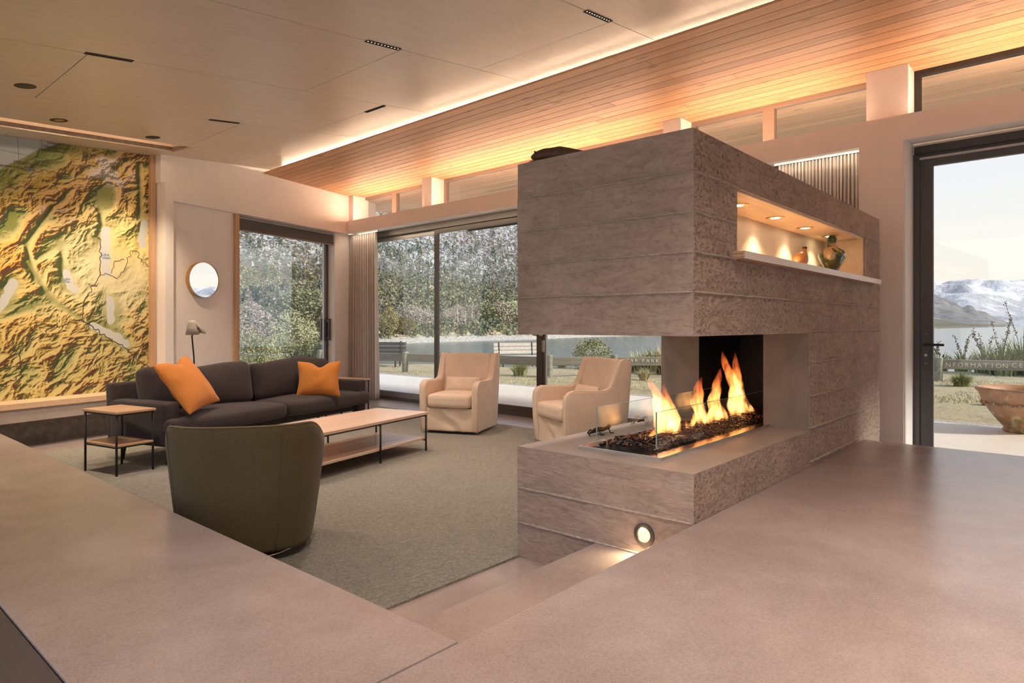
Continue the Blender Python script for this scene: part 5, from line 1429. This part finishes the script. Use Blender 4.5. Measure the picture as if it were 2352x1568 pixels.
CX = TR[:, 0:1] + U * sc_r * prof_r * TR[:, 4:5]; CY = TR[:, 1:2] + V * sc_r * prof_r * TR[:, 4:5]; CZ = TR[:, 2:3] + Wz * TR[:, 3:4]
D1 = rs_.normal(size=(nT, LQ, 3)); D1 /= np.linalg.norm(D1, axis=2, keepdims=True); D2 = np.cross(D1, rs_.normal(size=(nT, LQ, 3))); D2 /= np.linalg.norm(D2, axis=2, keepdims=True)
sz = (TR[:, 4:5] * .34 * rs_.uniform(.6, 1.2, (nT, LQ)))[..., None]; Cc = np.stack([CX, CY, CZ], 2)
quad = np.stack([Cc + D1 * sz, Cc + D2 * sz * .7, Cc - D1 * sz, Cc - D2 * sz * .7], 2).reshape(-1, 3)
me = bpy.data.meshes.new('hill_forest'); nq = nT * LQ
me.vertices.add(nq * 4); me.vertices.foreach_set('co', quad.astype(np.float32).ravel())
me.loops.add(nq * 4); me.loops.foreach_set('vertex_index', np.arange(nq * 4, dtype=np.int32))
me.polygons.add(nq); me.polygons.foreach_set('loop_start', np.arange(0, nq * 4, 4, dtype=np.int32))
for k in KIN: me.materials.append(MATS[k])
me.polygons.foreach_set('material_index', np.repeat(TR[:, 6].astype(np.int32), LQ)); me.update(); me.validate()
fo_o = link('hill_forest', me, None)
tag(fo_o, 'dense conifer and scrub forest covering the hillside across the lake', 'trees', kind='stuff')
# snowy range far up the lake
vs_, fs_ = [], []; NA, NR = 340, 44
for i in range(NA + 1):
    a = math.radians(-75 + 105 * i / NA)
    for j in range(NR + 1):
        t = j / NR; r_ = 2500 + 1900 * t; x, y = r_ * math.cos(a), r_ * math.sin(a)
        rid = sum((1 - abs(mnoise.noise(Vector((x * f_, y * f_, 3 + q))))) * w_ for q, (f_, w_) in enumerate(((.0012, .55), (.0031, .27), (.0075, .13), (.018, .06))))
        z = -3 + 360 * math.sin(min(1, t * 1.25) * PI / 2) ** 1.15 * (rid - .35) * (1.0 + .1 * math.sin(a * 9))
        vs_.append((x, y, max(z, -3)))
for i in range(NA):
    for j in range(NR): q = i * (NR + 1) + j; fs_.append((q, q + NR + 1, q + NR + 2, q + 1))
o = MB().add(vs_, fs_).build('mountain_range', 'snow_range', smooth=True); struct(o, 'snow covered mountain range beyond the lake', 'mountain')
vs_, fs_ = [], []
for i in range(81):
    a = math.radians(3.9 + 20.0 * i / 80)
    for j in range(13):
        t = j / 12; r_ = 1500 + 500 * t; z = -3 + 95 * math.sin(t * PI / 2) * (min(1, i / 80 * 20 / 5.2) ** .9) * (.9 + .3 * mnoise.noise(Vector((i * .45, t * 3, 0))))
        vs_.append((r_ * math.cos(a), r_ * math.sin(a), z))
for i in range(80):
    for j in range(12): q = i * 13 + j; fs_.append((q, q + 13, q + 14, q + 1))
o = MB().add(vs_, fs_).build('headland_hill', 'headland', smooth=True); struct(o, 'bare brown headland before the snowy range', 'hill')

# ------------------------------------------------------------------ fence of posts and broad rails
F = [(12.05, 18.9), (12.86, 15.6), (13.46, 13.2), (14.04, 11.0), (15.25, 9.7), (16.7, 7.6), (18.1, 5.2), (19.50, 2.89), (20.35, -.6), (21.0, -4.0)]
fe = empty('car_park_fence', (0, 0, 0)); tag(fe, 'low weathered fence of posts and broad rails lettered INFORMATION CENTRE and CAR PARK', 'fence')
def rail(p, q, z0, z1):
    a = Vector((p[0], p[1], 0)); b_ = Vector((q[0], q[1], 0)); dv = (b_ - a); L = dv.length; rz = math.atan2(dv.y, dv.x)
    o = MB().box(-L / 2 + .02, L / 2 - .02, -.04, .04, 0, z1 - z0).build('rail', 'fence_wood', fe, bev=.012, seg=1)
    o.location = ((a.x + b_.x) / 2, (a.y + b_.y) / 2, z0); o.rotation_euler = (0, 0, rz); return o, L, rz
rails = []
for i in range(len(F) - 1):
    rails.append(rail(F[i], F[i + 1], LAWN + .31, LAWN + .55))
for x, y in F:
    o = MB().prism([(.10 * math.cos(2 * PI * k / 10), .10 * math.sin(2 * PI * k / 10)) for k in range(10)], 0, .66).build('post', 'post_wood', fe, bev=.012, seg=1)
    o.location = (x, y, LAWN - .06); o.rotation_euler = (rg.uniform(-.02, .02), rg.uniform(-.02, .02), rg.random())
def letters(txt, px, py, i, size, gap):
    """routed letters on the house side of rail i, centred under photo column px"""
    o, L, rz = rails[i]; p, q = F[i], F[i + 1]
    nx, ny = -(q[1] - p[1]), q[0] - p[0]; nn = math.hypot(nx, ny); nx, ny = nx / nn, ny / nn
    if nx * p[0] + ny * p[1] > 0: nx, ny = -nx, -ny
    hit = onPl(px, py, (p[0] + nx * .044, p[1] + ny * .044), (nx, ny))
    dirv = Vector((-ny, nx, 0)); ang = math.atan2(dirv.y, dirv.x)
    if dirv.x * RT[0] + dirv.y * RT[1] < 0: dirv = -dirv; ang += PI
    w_ = 0
    for k, ch in enumerate(txt):
        if ch == ' ': continue
        me = text_mesh(ch, size, .003, 'letter'); lo = link('letter', me, 'letter_cream', fe)
        off = (k - (len(txt) - 1) / 2) * gap
        lo.location = (hit[0] + dirv.x * off, hit[1] + dirv.y * off, hit[2]); lo.rotation_euler = (PI / 2, 0, ang)
letters('CAR', 1451, 828, 4, .135, .115)
letters('PARK', 1493, 829, 4, .135, .125)
letters('INFORMATION', 2235, 839, 7, .155, .128)
letters('CENTRE', 2368, 840, 7, .155, .128)

# ------------------------------------------------------------------ plants
def blades(m, n, h, spread, w, rnd, droop=.35, bend=1.0):
    for i in range(n):
        a = rnd.uniform(0, 2 * PI); L = h * rnd.uniform(.6, 1.1); s_ = rnd.uniform(.15, 1) * spread; ca, sa = math.cos(a), math.sin(a); ww = w * rnd.uniform(.7, 1.2)
        r0 = rnd.uniform(0, .38) * spread; vs_ = []
        for k in range(5):
            t = k / 4; d_ = r0 + s_ * t ** (1.2 + .5 * bend); z = L * (t - droop * s_ / max(spread, .01) * t ** 3); wk = ww * (1 - t ** 2 * .97)
            vs_ += [(d_ * ca - sa * wk, d_ * sa + ca * wk, z), (d_ * ca + sa * wk, d_ * sa - ca * wk, z)]
        m.add(vs_, [(2 * k, 2 * k + 1, 2 * k + 3, 2 * k + 2) for k in range(4)])
def flax(p, h, n, label, mat, heads=0, seed=0):
    rnd = random.Random(seed); t = empty('flax_plant', p, rnd.uniform(0, 6)); tag(t, label, 'plant', 'flax clumps along the fence')
    m = MB(); blades(m, n, h, h * .75, .028, rnd, .45); m.build('leaves', mat, t, fix=False)
    for k in range(heads):
        a = rnd.uniform(0, 2 * PI); L = h * rnd.uniform(1.15, 1.5); l = rnd.uniform(.25, .6)
        st = [(0, 0, 0), (l * .3 * math.cos(a), l * .3 * math.sin(a), L * .5), (l * math.cos(a), l * math.sin(a), L)]
        m = MB(); m.tube(st, [.010, .008, .005], 5)
        for q in range(26):
            f_ = rnd.uniform(.52, 1); x_, y_, z_ = [st[1][c] + (st[2][c] - st[1][c]) * (f_ - .5) * 2 for c in range(3)]
            shard(m, (x_ + rnd.uniform(-.04, .04), y_ + rnd.uniform(-.04, .04), z_ + rnd.uniform(-.03, .05)), .02, rnd)
        m.build('seed_stalk', 'seed_head', t, fix=False)
    return t
def gp(px, py, z=LAWN): p = onZ(px, py, z); return (float(p[0]), float(p[1]), z)
def at_bearing(px, D, z):
    d = ray(px, HOR); return (float(d[0] * D), float(d[1] * D), z)
fl_spots = [(2300, 18.6, 1.25, 130, 3), (2350, 18.9, 1.45, 150, 2), (2395, 18.2, 1.3, 130, 1), (2262, 19.4, 1.0, 90, 4), (2212, 20.2, .85, 60, 3), (2160, 20.4, .75, 50, 2), (2135, 19.6, .7, 40, 1)]
for i, (px, D, h, n_, hd_) in enumerate(fl_spots):
    flax(at_bearing(px, D, LAWN - .05), h, n_, '%s dark flax clump with %s brown seed stalk%s behind the INFORMATION CENTRE rail' % ('very tall' if h > 1.4 else 'tall' if h > 1.1 else 'medium' if h > .9 else 'low', ['no', 'one', 'two', 'three', 'four'][hd_], '' if hd_ == 1 else 's'), 'flax', hd_, i)
for i, (px, D, h, n_) in enumerate([(1500, 19.2, .95, 130), (1470, 19.4, .8, 110), (1530, 19.0, 1.05, 120), (1440, 19.6, .6, 70), (1555, 18.8, 1.1, 120)]):
    flax(at_bearing(px, D, LAWN - .05), h, n_, ('broad pale green flax clump behind the CAR PARK letters', 'pale green flax clump behind the letters CAR', 'tall pale flax clump behind the end of the CAR PARK rail', 'smallest pale flax tuft behind the rail post', 'tallest pale flax clump hidden by the concrete pier')[i], 'flax_pale', 0, 40 + i)
def tussock(p, h, n, label, mat, seed):
    rnd = random.Random(seed); m = MB(); blades(m, n, h, h * .95, .010, rnd, .55); o = m.build('grass_tussock', mat, fix=False); o.location = p; o.rotation_euler = (0, 0, rnd.random() * 6)
    tag(o, label, 'grass', 'grass tussocks on the lawn')
tussock(gp(2208, 888), .38, 420, 'round green grass tussock before the fence post', 'tussock', 1)
tussock(gp(1195, 862), .55, 130, 'thin grass tussock growing before the fence rail', 'tussock', 2)
tussock(gp(2265, 933), .16, 110, 'small low tuft of grass in the bare ground by the terrace', 'tussock', 3)
tussock(gp(1480, 872), .35, 260, 'straggling straw-coloured tussock by the gravel strip', 'straw', 4)
tussock(gp(1290, 846), .38, 120, 'straw-coloured tussock behind the fence rail', 'straw', 5)
# short grass on the lawn: uncountable
m = MB(); rnd = random.Random(77)
for i in range(9000):
    if rnd.random() < .55: px, py = rnd.uniform(860, 1530), rnd.uniform(843, 905)
    else: px, py = rnd.uniform(2125, 2400), rnd.uniform(862, 955)
    x, y, _ = gp(px, py)
    if mnoise.noise(Vector((x * .5, y * .5, 7))) < -.05 or x < WB + WT * y + 4.9: continue
    h = rnd.uniform(.02, .065); a = rnd.uniform(0, 2 * PI); w_ = .012; ox, oy = rnd.uniform(-.04, .04), rnd.uniform(-.04, .04); z = lawn_z(x, y, 0) - .01
    m.add([(x - w_ * math.cos(a), y - w_ * math.sin(a), z), (x + w_ * math.cos(a), y + w_ * math.sin(a), z), (x + ox, y + oy, z + h)], [(0, 1, 2)])
tag(m.build('lawn_grass', 'straw', fix=False), 'dry straw-coloured grass blades on the lawn', 'grass', kind='stuff')

def tree(name, p, h, r, label, mat, seed, trunk=.25, n=1500, size=None, shape='round', bark='bark', group=None):
    rnd = random.Random(seed); t = empty(name, p, rnd.random() * 6); tag(t, label, 'tree', group)
    m = MB(); size = size or r * .10
    for i in range(n):
        while True:
            u, v_, w_ = rnd.uniform(-1, 1), rnd.uniform(-1, 1), rnd.uniform(-1, 1); q = u * u + v_ * v_ + w_ * w_
            if .30 < q < 1: break
        lump = 1 + .22 * mnoise.noise(Vector((u * 2.4, v_ * 2.4, w_ * 2.4 + seed)))
        if shape == 'round': x, y, z = u * r * lump, v_ * r * lump, h * (trunk + (1 - trunk) * (.5 + .5 * w_ * lump))
        elif shape == 'cone':
            k = (w_ + 1) / 2; x, y, z = u * r * (1.02 - k), v_ * r * (1.02 - k), h * (trunk + (1 - trunk) * k)
        else:
            k = (w_ + 1) / 2; rr = r * math.sin(min(1, k * 1.1 + .12) * PI) ** .6; x, y, z = u * rr * lump, v_ * rr * lump, h * (trunk + (1 - trunk) * k)
        d1 = Vector((rnd.gauss(0, 1), rnd.gauss(0, 1), rnd.gauss(0, 1))).normalized(); d2 = d1.orthogonal().normalized(); s_ = size * rnd.uniform(.6, 1.3); c = Vector((x, y, z))
        m.add([c + d1 * s_, c + d2 * s_ * .7, c - d1 * s_, c - d2 * s_ * .7], [(0, 1, 2, 3)])
    m.build('crown', mat, t, fix=False)
    b_ = MB(); b_.tube([(0, 0, -.2), (.02 * h, 0, h * .3), (0, .01 * h, h * .75)], [h * .03, h * .022, h * .006], 7)
    for k in range(5):
        a = rnd.uniform(0, 6.28); z0 = h * rnd.uniform(.25, .5); b_.tube([(0, 0, z0), (r * .35 * math.cos(a), r * .35 * math.sin(a), z0 + h * .18)], [h * .012, h * .004], 5)
    b_.build('trunk', bark, t, fix=False)
# trees seen through the end window
G0 = -.8
def tpos(px, D, z=G0): return at_bearing(px, D, z)
tree('broad_tree', tpos(690, 47), 4.9, 1.95, 'rounded olive-green tree seen through the end window', 'leaf_green', 1, .08, 6500, .105)
tree('tall_pine', tpos(742, 50), 6.6, 1.7, 'tall dark pine beside the rounded tree in the end window', 'leaf_blue', 2, .05, 5000, .12, 'cone')
tree('tall_pine', tpos(762, 44), 4.6, 1.5, 'shorter pine at the edge of the end window', 'leaf_green', 12, .05, 4000, .11, 'oval')
tree('bare_tree', tpos(575, 40), 4.2, 1.5, 'sparse mauve winter tree seen through the end window', 'leaf_mauve', 3, .2, 1800, .065, 'oval', 'bark')
tree('tall_pine', tpos(592, 62), 5.6, 1.9, 'dark pine behind the sparse winter tree', 'leaf_dark', 4, .05, 3600, .14, 'cone')
for i, (px, D, h, r_, mt) in enumerate([(672, 27, 2.35, 1.0, 'leaf_light'), (700, 28, 1.9, .9, 'leaf_light'), (640, 26, 1.4, .8, 'leaf_green'), (575, 24, 1.55, .75, 'leaf_green'), (605, 25, 1.2, .7, 'leaf_light'), (730, 26, 1.3, .7, 'leaf_green'), (755, 25, 1.2, .6, 'leaf_dark')]):
    tree('garden_shrub', tpos(px, D, -.45), h, r_, ['tall pale green shrub', 'pale green shrub', 'mid green shrub', 'dark rounded shrub', 'low pale shrub', 'low mid green shrub', 'low dark shrub'][i] + ' beyond the end window', mt, 60 + i, .0, 2200, .045, group='shrubs beyond the end window')
o = empty('lamp_post', tpos(692, 33, -.6)); tag(o, 'thin white post among the shrubs beyond the end window', 'post')
MB().tube([(0, 0, 0), (.0, 0, 1.5)], .03, 8).build('pole', 'blind_bar', o); MB().box(-.06, .06, -.05, .05, 1.5, 1.62).build('lamp_head', 'blind_bar', o)
# trees on the far shore
def fpos(px, extra):
    a = math.degrees(HEAD) - math.degrees(math.atan((px - CXP) / FPX)); rs = far_r(a); kk = max(1, rs / 100 * .6); r_ = rs + extra * kk
    z = WATER - .3 + min(extra, 9) * .22; return (r_ * math.cos(math.radians(a)), r_ * math.sin(math.radians(a)), z + .1)
far = [('golden_larch', 893, 4, 5.4, 1.5, 'leaf_gold', 'oval', 'tall golden larch on the far shore by the curtain'), ('yellow_shrub', 925, 6, 2.6, 1.9, 'leaf_gold', 'round', 'round yellow-green shrub on the far bank'),
       ('bare_shrub', 940, 10, 4.0, 2.4, 'leaf_mauve', 'round', 'mauve leafless shrub by the golden larch'), ('bare_shrub', 970, 10, 3.5, 2.4, 'leaf_mauve', 'round', 'low mauve leafless shrub behind the door mullion'),
       ('bare_birch', 1025, 10, 4.0, 1.6, 'leaf_mauve', 'oval', 'pale leafless birch just past the door mullion'), ('bare_birch', 1050, 9, 5.2, 1.8, 'leaf_mauve', 'oval', 'pale leafless birch with several white stems'), ('bare_birch', 1068, 9, 4.6, 1.4, 'leaf_mauve', 'oval', 'slim pale leafless birch in the row on the bank'),
       ('bare_birch', 1085, 10, 5.6, 1.4, 'leaf_mauve', 'oval', 'tallest pale leafless birch on the bank'), ('willow', 1115, 14, 4.6, 2.4, 'leaf_green', 'round', 'olive willow behind the birches'), ('willow', 1150, 14, 5.0, 2.6, 'leaf_tan', 'round', 'brownish willow near the concrete fireplace edge'), ('willow', 1180, 14, 5.4, 2.5, 'leaf_light', 'round', 'pale green willow at the concrete fireplace edge'),
       ('dark_pine', 985, 18, 5, 1.6, 'leaf_dark', 'cone', 'dark pine behind the mauve shrubs'), ('dark_pine', 1040, 20, 5.5, 1.7, 'leaf_green', 'cone', 'green pine behind the birches')]
for i, (nm, px, ex, h, r_, mt, shp, lab) in enumerate(far):
    tree(nm, fpos(px, ex), h, r_, lab, mt, 100 + i, .06, 1900 if mt != 'leaf_mauve' else 1100, r_ * .075 if mt != 'leaf_mauve' else r_ * .045, shp, 'pale_bark' if 'birch' in nm else 'bark', 'trees on the far shore')
# bushes on the near bank
tree('lakeside_bush', at_bearing(1360, 21, LAWN - .15), 1.15, .62, 'dense olive bush on the near bank behind the fence', 'leaf_green', 301, .0, 2800, .03)
# benches by the water
def bench(p, rz, label, mat, L=1.9):
    t = empty('park_bench', p, rz); tag(t, label, 'bench')
    for k in range(3): MB().box(-L / 2, L / 2, -.22 + k * .15, -.09 + k * .15, .42, .455).build('seat_slat', mat, t, bev=.005, seg=1)
    for k in range(3): MB().box(-L / 2, L / 2, .27 + k * .02, .30 + k * .02, .52 + k * .14, .64 + k * .14).build('back_slat', mat, t, bev=.005, seg=1)
    for sx in (-1, 1):
        MB().tube([(sx * (L / 2 - .2), -.2, 0), (sx * (L / 2 - .2), -.2, .42)], .03, 6).build('leg', 'dark_steel', t); MB().tube([(sx * (L / 2 - .2), .22, 0), (sx * (L / 2 - .2), .33, .95)], .03, 6).build('leg', 'dark_steel', t)
bench(gp(1190, 848, -.35)[:2] + (-.30,), math.radians(-30), 'pale timber park bench on the bank behind the fence', 'bench_wood', 1.7)
bench(at_bearing(878, 22.5, -.22), math.radians(-60), 'dark park bench on the bank behind the fence', 'graphite', 1.5)
# glazed bowl planter on the terrace
pb = empty('bowl_planter', (10.16, .585, -.012)); tag(pb, 'wide terracotta bowl planter with green glaze streaks on the terrace', 'planter')
pr = [(.001, 0), (.235, 0), (.25, .02), (.235, .05), (.245, .065), (.31, .14), (.40, .27), (.455, .37), (.475, .42), (.49, .47), (.525, .50), (.53, .525), (.505, .54), (.47, .53), (.45, .47), (.36, .30), (.28, .16), (.001, .15)]
MB().lathe(pr, n=56).build('bowl', 'terracotta', pb, smooth=True)
m = MB()
for k in range(70):
    a = 2 * PI * k / 70; shard(m, (.455 * math.cos(a), .455 * math.sin(a), .345 + .012 * math.sin(k * 1.7)), .022, rnd)
m.build('applied_band', 'terracotta', pb)
